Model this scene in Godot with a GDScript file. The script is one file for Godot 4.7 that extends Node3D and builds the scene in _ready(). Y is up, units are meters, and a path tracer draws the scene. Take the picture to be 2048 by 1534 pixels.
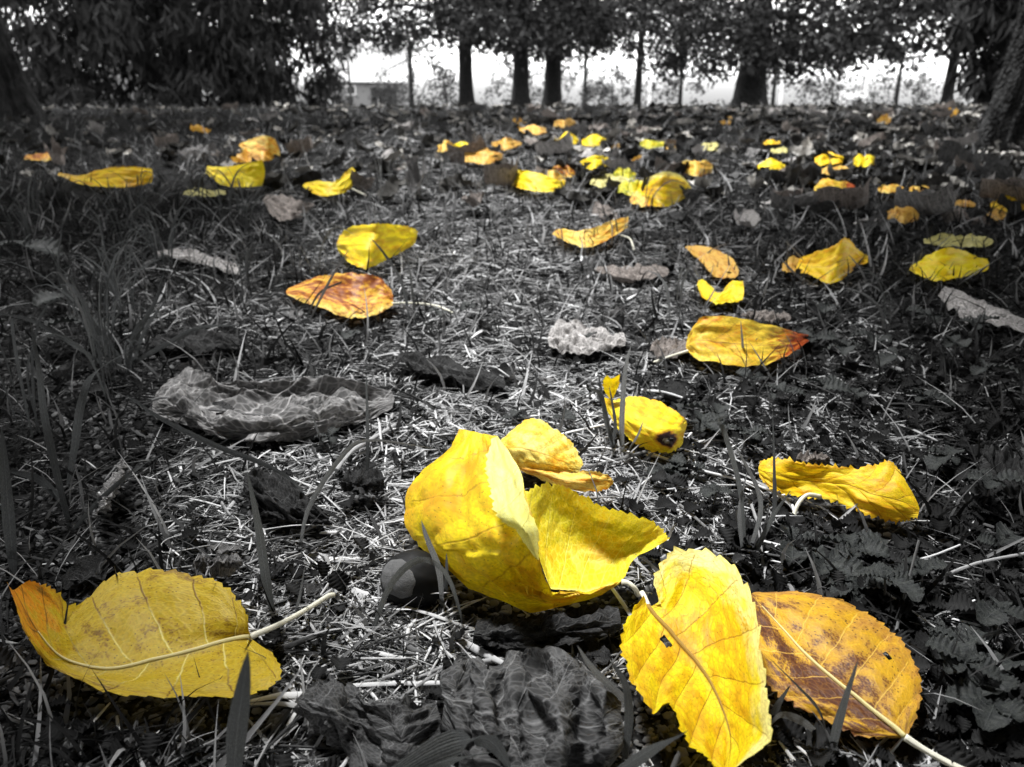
extends Node3D
# An autumn park seen from a hand's breadth above the ground: yellow leaves on dry straw, herbs and soil.
# Lengths in metres; the tables at the end hold leaf surfaces and grass paths in tenths of a millimetre.

var rng := RandomNumberGenerator.new()
var noise := FastNoiseLite.new()
var fine := FastNoiseLite.new()
var crease := FastNoiseLite.new()
const SUN_FROM := Vector3(-1.0, 4.0, -1.3)

var covered := {}
var NEAR := []
var used := {}
var M := {}

func _ready():
	rng.seed = 20190
	noise.seed = 11
	noise.frequency = 1.0
	noise.fractal_octaves = 3
	fine.seed = 5
	fine.frequency = 1.0
	fine.fractal_octaves = 4
	crease.seed = 21
	crease.frequency = 1.0
	crease.fractal_type = FastNoiseLite.FRACTAL_NONE
	# ---- camera
	var cam := Camera3D.new()
	cam.name = "camera"
	add_child(cam)
	cam.position = Vector3(0, 0.235, 0)
	cam.rotation = Vector3(-atan(617.0 / 1645.0), 0, 0)
	cam.near = 0.02
	cam.far = 3000.0
	var lens := CameraAttributesPhysical.new()
	lens.frustum_focal_length = 17.5 / tan(deg_to_rad(25.0))
	lens.frustum_focus_distance = 0.40
	lens.exposure_aperture = 23.0
	lens.frustum_near = 0.02
	lens.frustum_far = 3000.0
	cam.attributes = lens
	cam.fov = 2.0 * rad_to_deg(atan(767.0 / 1645.0))
	cam.current = true
	# ---- sky, sun, exposure
	var env := Environment.new()
	env.background_mode = Environment.BG_SKY
	var sm := ProceduralSkyMaterial.new()
	sm.sky_top_color = Color(0.86, 0.86, 0.86)
	sm.sky_horizon_color = Color(0.98, 0.98, 0.98)
	sm.sky_curve = 0.2
	sm.ground_bottom_color = Color(0.25, 0.25, 0.25)
	sm.ground_horizon_color = Color(0.6, 0.6, 0.6)
	sm.sun_angle_max = 1.0
	sm.energy_multiplier = 0.7
	var sky := Sky.new()
	sky.sky_material = sm
	env.sky = sky
	env.tonemap_mode = Environment.TONE_MAPPER_LINEAR
	env.tonemap_exposure = 5.8
	env.sdfgi_enabled = true
	env.ssao_enabled = true
	env.ssil_enabled = true
	var we := WorldEnvironment.new()
	we.name = "world_environment"
	we.environment = env
	add_child(we)
	var sun := DirectionalLight3D.new()
	sun.name = "sun"
	sun.light_energy = 0.5
	sun.light_angular_distance = 10.0
	sun.light_color = Color(1, 1, 1)
	sun.shadow_enabled = true
	add_child(sun)
	sun.look_at_from_position(SUN_FROM, Vector3.ZERO, Vector3.UP)
	# ---- the place
	make_materials()
	print("materials ", Time.get_ticks_msec())
	ground()
	background()
	print("background ", Time.get_ticks_msec())
	leaves()
	print("leaves ", Time.get_ticks_msec())
	conker()
	tufts()
	sticks()
	herbs()
	print("plants ", Time.get_ticks_msec())
	litter()
	covers()
	print("done ", Time.get_ticks_msec())

# ================= helpers
func numbered(n: String) -> String:
	var k = used.get(n, 0)
	used[n] = k + 1
	return n if k == 0 else "%s_%03d" % [n, k]

func tag(o: Node, label: String, category: String, group := "", kind := ""):
	if label: o.set_meta("label", label)
	if category: o.set_meta("category", category)
	if group: o.set_meta("group", group)
	if kind: o.set_meta("kind", kind)
	return o

func thing(called: String, label: String, category: String, at := Vector3.ZERO, group := "") -> Node3D:
	var o := Node3D.new()
	o.name = numbered(called)
	add_child(o)
	o.position = at
	tag(o, label, category, group)
	return o

func part(called: String, mesh: Mesh, mat: Material, parent: Node) -> MeshInstance3D:
	var o := MeshInstance3D.new()
	o.name = numbered(called) if parent == self else called
	o.mesh = mesh
	if mat: o.material_override = mat
	parent.add_child(o, true)
	return o

func arrays_mesh(v: PackedVector3Array, idx: PackedInt32Array, uv = null, nrm = null, col = null, mat: Material = null, into: ArrayMesh = null) -> ArrayMesh:
	var a := []
	a.resize(Mesh.ARRAY_MAX)
	a[Mesh.ARRAY_VERTEX] = v
	a[Mesh.ARRAY_INDEX] = idx
	if uv != null: a[Mesh.ARRAY_TEX_UV] = uv
	if nrm != null: a[Mesh.ARRAY_NORMAL] = nrm
	if col != null: a[Mesh.ARRAY_COLOR] = col
	var m := into if into else ArrayMesh.new()
	m.add_surface_from_arrays(Mesh.PRIMITIVE_TRIANGLES, a)
	if mat: m.surface_set_material(m.get_surface_count() - 1, mat)
	return m

func smooth_normals(v: PackedVector3Array, idx: PackedInt32Array) -> PackedVector3Array:
	var n := PackedVector3Array()
	n.resize(v.size())
	for i in range(0, idx.size(), 3):
		var a := idx[i]
		var b := idx[i + 1]
		var c := idx[i + 2]
		var f := (v[c] - v[a]).cross(v[b] - v[a])
		n[a] += f
		n[b] += f
		n[c] += f
	for i in n.size():
		n[i] = n[i].normalized() if n[i].length_squared() > 1e-24 else Vector3.UP
	return n

func cr(a: Vector3, b: Vector3, c: Vector3, d: Vector3, t: float) -> Vector3:
	return a.cubic_interpolate_in_time(b, c, d, t, 1.0, 0.0, 1.0) if false else 0.5 * ((2.0 * b) + (c - a) * t + (2.0 * a - 5.0 * b + 4.0 * c - d) * t * t + (3.0 * b - a - 3.0 * c + d) * t * t * t)

func along(p: Array, t: float) -> Vector3:
	# a smooth curve through the points of p, t from 0 to 1
	var n := p.size() - 1
	var f := clampf(t, 0.0, 1.0) * n
	var i := mini(int(f), n - 1)
	var a: Vector3 = p[i - 1] if i > 0 else 2.0 * p[0] - p[1]
	var d: Vector3 = p[i + 2] if i + 2 <= n else 2.0 * p[n] - p[n - 1]
	return cr(a, p[i], p[i + 1], d, f - i)

func tube(path: Array, radii: Array, sides: int, segs: int, rough := 0.0, tip := true) -> ArrayMesh:
	var v := PackedVector3Array()
	var idx := PackedInt32Array()
	var uv := PackedVector2Array()
	var last := Vector3(0.3, 0.1, 1).normalized()
	for i in segs + 1:
		var t := float(i) / segs
		var c := along(path, t)
		var dir := (along(path, minf(1.0, t + 0.02)) - along(path, maxf(0.0, t - 0.02))).normalized()
		var side := (last - dir * last.dot(dir)).normalized()
		last = side
		var up := dir.cross(side)
		var fr := t * (radii.size() - 1)
		var k := mini(int(fr), radii.size() - 2)
		var r: float = lerpf(radii[k], radii[k + 1], fr - k)
		for j in sides + 1:
			var a := TAU * j / sides
			var jj := j % sides
			var rr := r * (1.0 + rough * fine.get_noise_3d(cos(TAU * jj / sides) * 2.2 + i * 0.13, sin(TAU * jj / sides) * 2.2, i * 0.35 + path[0].x * 9.0))
			v.append(c + side * cos(a) * rr + up * sin(a) * rr)
			uv.append(Vector2(float(j) / sides, t))
	for i in segs:
		for j in sides:
			var a := i * (sides + 1) + j
			var b := a + sides + 1
			idx.append_array([a, b, a + 1, a + 1, b, b + 1])
	if tip:
		for e in 2:
			var base := v.size()
			v.append(along(path, float(e)))
			uv.append(Vector2(0.5, e))
			var ring := e * segs * (sides + 1)
			for j in sides:
				idx.append_array([base, ring + j, ring + j + 1] if e == 0 else [base, ring + j + 1, ring + j])
	return arrays_mesh(v, idx, uv, smooth_normals(v, idx))

func points(flat: Array) -> Array:
	var out := []
	for i in range(0, flat.size(), 3):
		out.append(Vector3(flat[i], flat[i + 1], flat[i + 2]) * 0.0001)
	return out

# ================= materials
func plain(called: String, grey: float, rough := 0.9, tint := Color(1, 1, 1), spec := 0.35) -> StandardMaterial3D:
	var m := StandardMaterial3D.new()
	m.resource_name = called
	m.albedo_color = (Color(grey * tint.r, grey * tint.g, grey * tint.b)).linear_to_srgb()
	m.roughness = rough
	m.metallic_specular = spec
	m.cull_mode = BaseMaterial3D.CULL_DISABLED
	return m

func noise_bytes(n: int, seed_: int, freq: float, kind := 0, oct := 4) -> PackedByteArray:
	var f := FastNoiseLite.new()
	f.seed = seed_
	f.frequency = freq
	f.fractal_octaves = oct
	if kind == 1:
		f.noise_type = FastNoiseLite.TYPE_CELLULAR
		f.cellular_return_type = FastNoiseLite.RETURN_DISTANCE2_SUB
		f.fractal_type = FastNoiseLite.FRACTAL_NONE
	elif kind == 2:
		f.noise_type = FastNoiseLite.TYPE_CELLULAR
		f.cellular_return_type = FastNoiseLite.RETURN_DISTANCE
		f.fractal_type = FastNoiseLite.FRACTAL_NONE
	else:
		f.noise_type = FastNoiseLite.TYPE_SIMPLEX_SMOOTH
	var im := f.get_image(n, n)
	im.convert(Image.FORMAT_L8)
	return im.get_data()

func leaf_material(called: String, o: Dictionary) -> StandardMaterial3D:
	# u runs from leaf base (top row) to tip, v across; what is drawn is pigment, veins, spots and decay
	var n: int = o.get("n", 320)
	var sd: int = o.get("seed", 1)
	var lo := noise_bytes(n, sd, 2.2 / n)
	var mi := noise_bytes(n, sd + 7, 9.0 / n)
	var hi := noise_bytes(n, sd + 13, 70.0 / n, 0, 2)
	var net := noise_bytes(n, sd + 23, 26.0 / n, 1)
	var dots := noise_bytes(n, sd + 31, 34.0 / n, 2)
	var base: Color = o.base
	var alt: Color = o.alt
	var vein: Color = o.vein
	var rot: Color = o.get("rot", Color(0.35, 0.18, 0.04))
	var rot_amount: float = o.get("rot_amount", 0.0)
	var rot_side: float = o.get("rot_side", 0.0)
	var tip: Color = o.get("tip", alt)
	var tip_from: float = o.get("tip_from", 2.0)
	var edge: Color = o.get("edge", base)
	var edge_amount: float = o.get("edge_amount", 0.0)
	var speck: float = o.get("speck", 0.0)
	var vs: float = o.get("vein_strength", 0.7)
	var ns: float = o.get("net_strength", 0.25)
	var count: float = o.get("veins", 7.0)
	var vw: float = o.get("vein_width", 0.05)
	var up: float = o.get("relief", 1.0)
	var vein_out: Color = o.get("vein_out", vein)
	var band: float = o.get("rot_band", 0.0)
	var edge_side: float = o.get("edge_side", 0.0)
	var ring: Array = o.get("ring", [])
	var px := PackedByteArray()
	px.resize(n * n * 3)
	var hp := PackedByteArray()
	hp.resize(n * n)
	for y in n:
		var u := float(y) / (n - 1)
		for x in n:
			var i := y * n + x
			var v := 2.0 * x / (n - 1) - 1.0
			var s := absf(v)
			var l := lo[i] / 255.0
			var m := mi[i] / 255.0
			var h := hi[i] / 255.0
			# side veins leave the midrib and bend towards the tip
			var w := (u - 0.26 * s * (1.0 - 0.35 * s) + (m - 0.5) * 0.010) * count + (0.5 if v > 0.0 else 0.12)
			var d := absf(w - floorf(w) - 0.5)
			var line := clampf(1.0 - d / (vw * (1.25 - 0.7 * s)), 0.0, 1.0) * (1.0 if s < 0.93 else 0.2)
			var midrib := clampf(1.0 - s / (0.045 * (1.15 - 0.8 * u)), 0.0, 1.0)
			var thin := clampf(1.0 - net[i] / 70.0, 0.0, 1.0)
			var c := base.lerp(alt, clampf((l - 0.5) * 1.6 + (m - 0.5) * 1.5 + 0.4, 0.0, 1.0))
			if tip_from < 1.5:
				c = c.lerp(tip, clampf((u - tip_from + (m - 0.5) * 0.3) * 5.0, 0.0, 1.0))
			if edge_amount > 0.0:
				c = c.lerp(edge, edge_amount * clampf((maxf(s if edge_side == 0.0 else v * edge_side + 0.12, u * u if edge_side == 0.0 else 0.0) - 0.72 + (m - 0.5) * 0.4) * 4.0, 0.0, 1.0))
			if rot_amount > 0.0:
				var a := l * 0.5 + m * 0.65 + band * exp(-pow((v - 0.20) / 0.22, 2.0)) + (h - 0.5) * 0.5 + rot_side * v - (1.02 - rot_amount)
				c = c.lerp(rot, clampf(a * 3.2, 0.0, 0.94))
			if speck > 0.0:
				var g := clampf((30.0 * speck - dots[i]) / 12.0, 0.0, 1.0)
				if m > 0.45: c = c.lerp(Color(0.16, 0.09, 0.03), g * 0.85)
			c = c.lerp(vein, ns * thin)
			c = c.lerp(vein.lerp(vein_out, clampf(maxf(s * 1.5, u) * 2.2 - 1.1 + (m - 0.5), 0.0, 1.0)), vs * maxf(line * 0.9, midrib))
			if ring.size() > 0:
				var near := pow((u - ring[0]) / ring[2], 2.0) + pow((v - ring[1]) / ring[3], 2.0) + (m - 0.5) * 1.2
				c = c.lerp(Color(0.72, 0.48, 0.12), clampf((1.9 - near) * 1.5, 0.0, 1.0)).lerp(Color(0.20, 0.12, 0.12), clampf((1.25 - near) * 3.0, 0.0, 1.0))
			var grain := 1.0 + (h - 0.5) * 0.22
			px[i * 3] = clampi(int(c.r * grain * 255.0), 0, 255)
			px[i * 3 + 1] = clampi(int(c.g * grain * 255.0), 0, 255)
			px[i * 3 + 2] = clampi(int(c.b * grain * 255.0), 0, 255)
			var hh := 0.5 + up * (0.30 * maxf(line, midrib) + 0.12 * thin) + 0.10 * (h - 0.5) + 0.25 * (m - 0.5)
			hp[i] = clampi(int(hh * 255.0), 0, 255)
	var mat := plain(called, 1.0, o.get("rough", 0.55), Color(1, 1, 1), o.get("spec", 0.4))
	mat.albedo_color = Color(1, 1, 1)
	mat.albedo_texture = ImageTexture.create_from_image(Image.create_from_data(n, n, false, Image.FORMAT_RGB8, px))
	mat.heightmap_enabled = true
	mat.heightmap_texture = ImageTexture.create_from_image(Image.create_from_data(n, n, false, Image.FORMAT_L8, hp))
	mat.heightmap_scale = o.get("depth", 0.06)
	mat.backlight_enabled = true
	var b: float = o.get("back", 0.7)
	mat.backlight = Color(b, b, b)
	return mat

func make_materials():
	var lemon := Color(0.95, 0.87, 0.08)
	var gold := Color(0.93, 0.76, 0.07)
	var amber := Color(0.90, 0.62, 0.10)
	M.lemon = leaf_material("lemon leaf", {"seed": 1, "base": lemon, "alt": Color(0.95, 0.81, 0.06), "vein": Color(0.82, 0.62, 0.10), "vein_strength": 0.5, "vein_width": 0.035, "speck": 0.35, "net_strength": 0.1})
	M.lemon_smooth = leaf_material("lemon leaf upper side", {"n": 512, "seed": 2, "base": Color(0.90, 0.80, 0.04), "alt": Color(0.84, 0.67, 0.04), "vein": Color(0.62, 0.46, 0.05), "vein_strength": 0.6, "vein_width": 0.035, "speck": 0.5, "net_strength": 0.14, "relief": -1.0, "veins": 6.0, "rot": Color(0.78, 0.56, 0.05), "rot_amount": 0.30})
	M.lemon_vein = leaf_material("lemon leaf under side", {"n": 512, "seed": 3, "base": Color(0.82, 0.77, 0.13), "alt": Color(0.88, 0.74, 0.10), "vein": Color(0.96, 0.92, 0.48), "vein_strength": 0.9, "vein_width": 0.03, "speck": 0.4, "net_strength": 0.4, "edge": Color(0.97, 0.91, 0.25), "edge_amount": 0.9, "veins": 6.0, "rot": Color(0.80, 0.62, 0.08), "rot_amount": 0.28})
	M.pale_yellow = leaf_material("pale leaf under side", {"seed": 4, "base": Color(0.97, 0.96, 0.60), "alt": Color(0.97, 0.94, 0.50), "vein": Color(0.90, 0.86, 0.40), "vein_strength": 0.5, "vein_width": 0.03, "speck": 0.2, "net_strength": 0.12, "veins": 6.0})
	M.lemon_brownvein = leaf_material("yellow leaf with brown veins", {"n": 512, "seed": 5, "base": Color(0.96, 0.86, 0.08), "alt": Color(0.90, 0.70, 0.06), "vein": Color(0.50, 0.34, 0.07), "vein_strength": 0.85, "vein_width": 0.022, "speck": 0.55, "net_strength": 0.18, "edge": Color(0.97, 0.93, 0.58), "edge_amount": 0.95, "edge_side": 1.0, "relief": -1.0, "rot": Color(0.80, 0.60, 0.06), "rot_amount": 0.27})
	M.gold_tip = leaf_material("gold leaf with orange tip", {"n": 512, "seed": 6, "base": Color(0.74, 0.62, 0.06), "alt": Color(0.82, 0.69, 0.11), "vein": Color(0.97, 0.94, 0.66), "vein_out": Color(0.38, 0.25, 0.06), "vein_strength": 0.95, "vein_width": 0.034, "speck": 0.7, "net_strength": 0.16, "tip": Color(0.88, 0.54, 0.05), "tip_from": 0.76, "rot": Color(0.50, 0.37, 0.08), "rot_amount": 0.36})
	M.gold_vein = leaf_material("golden leaf", {"n": 420, "seed": 7, "base": Color(0.95, 0.82, 0.10), "alt": Color(0.92, 0.70, 0.06), "vein": Color(0.58, 0.38, 0.05), "vein_strength": 0.75, "vein_width": 0.025, "speck": 0.5, "net_strength": 0.15, "relief": -1.0, "rot": Color(0.82, 0.54, 0.06), "rot_amount": 0.26})
	M.lemon_mottle = leaf_material("mottled lemon leaf", {"n": 320, "seed": 8, "base": Color(0.96, 0.88, 0.12), "alt": Color(0.95, 0.82, 0.10), "vein": Color(0.80, 0.58, 0.10), "vein_strength": 0.4, "vein_width": 0.03, "speck": 0.4, "net_strength": 0.25, "rot": Color(0.88, 0.62, 0.10), "rot_amount": 0.32})
	M.lemon_holed = leaf_material("lemon leaf with decayed spot", {"n": 420, "seed": 18, "base": Color(0.96, 0.89, 0.14), "alt": Color(0.95, 0.82, 0.10), "vein": Color(0.80, 0.58, 0.10), "vein_strength": 0.4, "vein_width": 0.03, "speck": 0.4, "net_strength": 0.25, "rot": Color(0.90, 0.62, 0.08), "rot_amount": 0.36, "rot_side": 0.10, "ring": [0.70, -0.42, 0.085, 0.30]})
	M.brown_spot = leaf_material("brown spotted leaf", {"n": 512, "seed": 9, "base": Color(0.76, 0.58, 0.07), "alt": Color(0.68, 0.50, 0.18), "vein": Color(0.90, 0.75, 0.34), "vein_strength": 0.95, "vein_width": 0.03, "speck": 1.0, "net_strength": 0.2, "rot": Color(0.28, 0.12, 0.02), "rot_amount": 0.42, "rot_side": 0.12, "rot_band": 0.42, "edge": Color(0.62, 0.42, 0.18), "edge_amount": 0.6, "back": 0.4})
	M.amber = leaf_material("amber leaf", {"seed": 10, "base": Color(0.95, 0.84, 0.42), "alt": Color(0.93, 0.72, 0.16), "vein": Color(0.55, 0.34, 0.08), "vein_strength": 0.5, "vein_width": 0.03, "speck": 0.4, "rot": Color(0.82, 0.48, 0.08), "rot_amount": 0.44, "edge": Color(0.95, 0.88, 0.52), "edge_amount": 0.5})
	M.amber_tip = leaf_material("amber leaf with red end", {"n": 320, "seed": 11, "base": Color(0.94, 0.82, 0.26), "alt": Color(0.92, 0.74, 0.18), "vein": Color(0.46, 0.28, 0.10), "vein_strength": 0.6, "vein_width": 0.03, "speck": 0.2, "tip": Color(0.66, 0.26, 0.05), "tip_from": 0.66, "rot": Color(0.85, 0.50, 0.08), "rot_amount": 0.25, "rot_side": 0.12})
	M.rust = leaf_material("rust leaf", {"n": 320, "seed": 12, "base": Color(0.92, 0.72, 0.24), "alt": Color(0.84, 0.52, 0.12), "vein": Color(0.50, 0.28, 0.10), "vein_strength": 0.35, "speck": 0.8, "rot": Color(0.48, 0.23, 0.07), "rot_amount": 0.52, "rot_side": 0.06, "edge": Color(0.94, 0.84, 0.42), "edge_amount": 0.9, "edge_side": -1.0})
	M.cream = leaf_material("cream leaf", {"seed": 19, "base": Color(0.96, 0.88, 0.44), "alt": Color(0.95, 0.80, 0.22), "vein": Color(0.55, 0.34, 0.08), "vein_strength": 0.5, "vein_width": 0.025, "speck": 0.4, "rot": Color(0.88, 0.60, 0.10), "rot_amount": 0.36})
	M.tan = leaf_material("tan leaf", {"n": 256, "seed": 13, "base": Color(0.86, 0.70, 0.32), "alt": Color(0.84, 0.62, 0.20), "vein": Color(0.58, 0.38, 0.16), "vein_strength": 0.4, "rot": Color(0.62, 0.38, 0.14), "rot_amount": 0.35})
	M.greenish = leaf_material("green and yellow leaf", {"n": 256, "seed": 14, "base": Color(0.82, 0.76, 0.12), "alt": Color(0.52, 0.56, 0.10), "vein": Color(0.85, 0.80, 0.3), "vein_strength": 0.3})
	M.pale_green = leaf_material("pale leaf", {"n": 256, "seed": 15, "base": Color(0.78, 0.75, 0.46), "alt": Color(0.66, 0.63, 0.36), "vein": Color(0.85, 0.82, 0.6), "vein_strength": 0.4})
	var dead := func(called: String, sd: int, a: float, b: float, warm: float) -> StandardMaterial3D:
		var f := func(g: float) -> Color: return Color(g * (1.0 + warm), g, g * (1.0 - warm * 0.7))
		return leaf_material(called, {"n": 320, "seed": sd, "base": f.call(a), "alt": f.call(b), "vein": f.call(minf(1.0, b * 1.45)), "vein_strength": 0.75, "vein_width": 0.05, "net_strength": 0.35, "rot": f.call(a * 0.5), "rot_amount": 0.42, "speck": 0.6, "rough": 0.85, "spec": 0.2, "back": 0.35, "depth": 0.12})
	M.dead_mid = dead.call("grey dead leaf", 41, 0.32, 0.56, 0.01)
	M.dead_dark = dead.call("dark grey dead leaf", 42, 0.24, 0.40, 0.0)
	M.dead_black = dead.call("blackened dead leaf", 43, 0.13, 0.25, 0.0)
	M.dead_pale = dead.call("pale dead leaf", 44, 0.50, 0.68, 0.02)
	M.dead_warm = dead.call("warm grey dead leaf", 45, 0.36, 0.52, 0.06)
	M.straw = plain("straw", 0.62, 0.6)
	M.straw_dull = plain("dull straw", 0.34, 0.7)
	M.stalk = plain("leaf stalk", 0.75, 0.5, Color(1.0, 0.97, 0.80))
	M.rib_pale = plain("pale midrib", 0.70, 0.6, Color(1.0, 0.88, 0.42))
	M.rib_brown = plain("brown midrib", 0.32, 0.6, Color(1.0, 0.62, 0.14))
	M.bark = plain("twig bark", 0.14, 0.85)
	M.bark_dark = plain("dark twig bark", 0.05, 0.9)
	M.blade = plain("grass blade", 0.24, 0.7, Color(0.96, 1.0, 0.98), 0.18)
	M.blade_pale = plain("pale grass blade", 0.36, 0.7, Color(0.98, 1.0, 0.99), 0.2)
	M.blade_dark = plain("dark grass blade", 0.18, 0.7, Color(0.96, 1.0, 1.0), 0.15)
	for k in ["blade", "blade_pale", "blade_dark"]:
		M[k].backlight_enabled = true
		M[k].backlight = Color(0.85, 0.85, 0.85)
		M[k].heightmap_enabled = true
		M[k].heightmap_texture = stripes()
		M[k].heightmap_scale = 0.05
		M[k].albedo_texture = blade_print()
	M.herb = leaf_material("herb leaflet", {"n": 192, "seed": 50, "base": Color(0.13, 0.14, 0.14), "alt": Color(0.19, 0.20, 0.19), "vein": Color(0.45, 0.46, 0.45), "vein_strength": 0.45, "net_strength": 0.15, "veins": 8.0, "relief": -1.0, "rough": 0.55, "spec": 0.35, "back": 0.45})
	M.stem = plain("herb stem", 0.10, 0.6)
	M.tinted = plain("dry plant matter", 1.0, 0.85, Color(1, 1, 1), 0.15)
	M.tinted.albedo_color = Color(1, 1, 1)
	M.tinted.vertex_color_use_as_albedo = true
	M.tinted_green = plain("small grass", 1.0, 0.8, Color(1, 1, 1), 0.15)
	M.tinted_green.albedo_color = Color(1, 1, 1)
	M.tinted_green.vertex_color_use_as_albedo = true
	M.tinted_green.backlight_enabled = true
	M.tinted_green.backlight = Color(0.45, 0.45, 0.45)
	M.trunk = bark_material()
	M.foliage = plain("tree foliage", 0.04, 0.8, Color(1, 1, 1), 0.2)
	M.needle = plain("conifer foliage", 0.028, 0.85, Color(1, 1, 1), 0.15)
	M.white_wall = plain("white render", 0.8, 0.8)
	M.grey_wall = plain("grey render", 0.2, 0.85)
	M.dark_metal = plain("dark painted metal", 0.03, 0.5)

func stripes() -> ImageTexture:
	var im := Image.create(64, 8, false, Image.FORMAT_L8)
	for x in 64:
		var g := 0.5 + 0.35 * sin(x * TAU / 8.0) + (0.4 if absi(x - 32) < 3 else 0.0)
		for y in 8: im.set_pixel(x, y, Color(g, g, g))
	return ImageTexture.create_from_image(im)

var _print: ImageTexture

func blade_print() -> ImageTexture:
	# fine lengthwise ribs, pale nicks and dry flecks on a grass blade
	if _print: return _print
	var n := 128
	var a := noise_bytes(n, 91, 12.0 / n)
	var b := noise_bytes(n, 92, 50.0 / n, 0, 2)
	var px := PackedByteArray()
	px.resize(n * n * 3)
	for y in n:
		for x in n:
			var i := y * n + x
			var g := 0.72 + 0.14 * sin(x * TAU / 11.0) + 0.30 * (a[i] / 255.0 - 0.5) + 0.25 * (b[i] / 255.0 - 0.5)
			if absi(x - n / 2) < 3: g += 0.2
			if b[i] > 205: g += 0.25
			for k in 3: px[i * 3 + k] = clampi(int(g * 255.0), 0, 255)
	_print = ImageTexture.create_from_image(Image.create_from_data(n, n, false, Image.FORMAT_RGB8, px))
	return _print

func bark_material() -> StandardMaterial3D:
	var n := 256
	var a := noise_bytes(n, 71, 8.0 / n)
	var b := noise_bytes(n, 72, 40.0 / n, 0, 3)
	var px := PackedByteArray()
	px.resize(n * n * 3)
	for y in n:
		for x in n:
			var i := y * n + x
			var g := 0.08 + 0.16 * (a[i] / 255.0) + 0.12 * (b[i] / 255.0 - 0.5)
			for k in 3: px[i * 3 + k] = clampi(int(g * 255.0), 0, 255)
	var m := plain("bark", 1.0, 0.95)
	m.albedo_color = Color(1, 1, 1)
	m.albedo_texture = ImageTexture.create_from_image(Image.create_from_data(n, n, false, Image.FORMAT_RGB8, px))
	m.uv1_scale = Vector3(3, 2, 1)
	m.heightmap_enabled = true
	m.heightmap_texture = ImageTexture.create_from_image(Image.create_from_data(n, n, false, Image.FORMAT_L8, b))
	m.heightmap_scale = 1.2
	return m

# ================= ground
func fall(z: float) -> float:
	# the lawn is level as far as a low crest seven metres on, then slopes away
	var d := -z - 7.0
	if d <= 0.0: return 0.0
	return -0.036 * d - 0.03 * (1.0 - exp(-d))

func height(x: float, z: float) -> float:
	var d := sqrt(x * x + z * z)
	var far := clampf((d - 0.8) / 3.0, 0.0, 1.0)
	var h := noise.get_noise_2d(x * 6.0, z * 6.0) * lerpf(0.0035, 0.022, far)
	h += fine.get_noise_2d(x * 38.0, z * 38.0) * 0.0022
	return h - 0.001 - 0.010 * far + fall(z)

func axis(near_from: float, near_to: float, step: float, from: float, to: float) -> Array:
	var out := []
	var x := near_from
	while x <= near_to:
		out.append(x)
		x += step
	var g := step
	while out[-1] < to:
		g *= 1.14
		out.append(out[-1] + g)
	g = step
	while out[0] > from:
		g *= 1.14
		out.push_front(out[0] - g)
	return out

func ground():
	var n := 512
	var a := noise_bytes(n, 81, 6.0 / n)
	var b := noise_bytes(n, 82, 60.0 / n, 0, 3)
	var c := noise_bytes(n, 83, 45.0 / n, 2)
	var px := PackedByteArray()
	px.resize(n * n * 3)
	var hp := PackedByteArray()
	hp.resize(n * n)
	for i in n * n:
		var grain := b[i] / 255.0
		var crumb := c[i] / 255.0
		var g := 0.11 + 0.10 * (a[i] / 255.0 - 0.5) + 0.22 * (grain - 0.5) + 0.10 * (0.5 - crumb)
		for k in 3: px[i * 3 + k] = clampi(int(g * 255.0), 8, 255)
		hp[i] = clampi(int((0.5 * grain + 0.5 * (1.0 - crumb)) * 255.0), 0, 255)
	var m := plain("soil", 1.0, 1.0, Color(1, 1, 1), 0.1)
	m.albedo_color = Color(1, 1, 1)
	m.albedo_texture = ImageTexture.create_from_image(Image.create_from_data(n, n, false, Image.FORMAT_RGB8, px))
	m.heightmap_enabled = true
	m.heightmap_texture = ImageTexture.create_from_image(Image.create_from_data(n, n, false, Image.FORMAT_L8, hp))
	m.heightmap_scale = 0.35
	var xs := axis(-0.5, 0.5, 0.006, -500.0, 500.0)
	var zs := axis(-1.0, -0.14, 0.006, -900.0, 300.0)
	var v := PackedVector3Array()
	var uv := PackedVector2Array()
	var idx := PackedInt32Array()
	for z in zs:
		for x in xs:
			v.append(Vector3(x, height(x, z), z))
			uv.append(Vector2(x / 0.31, z / 0.31))
	var w := xs.size()
	for j in zs.size() - 1:
		for i in w - 1:
			var k := j * w + i
			idx.append_array([k, k + 1, k + w, k + 1, k + w + 1, k + w])
	var o := part("ground", arrays_mesh(v, idx, uv, smooth_normals(v, idx)), m, self)
	tag(o, "dark crumbly soil of the lawn running to a low crest", "ground", "", "structure")

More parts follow.
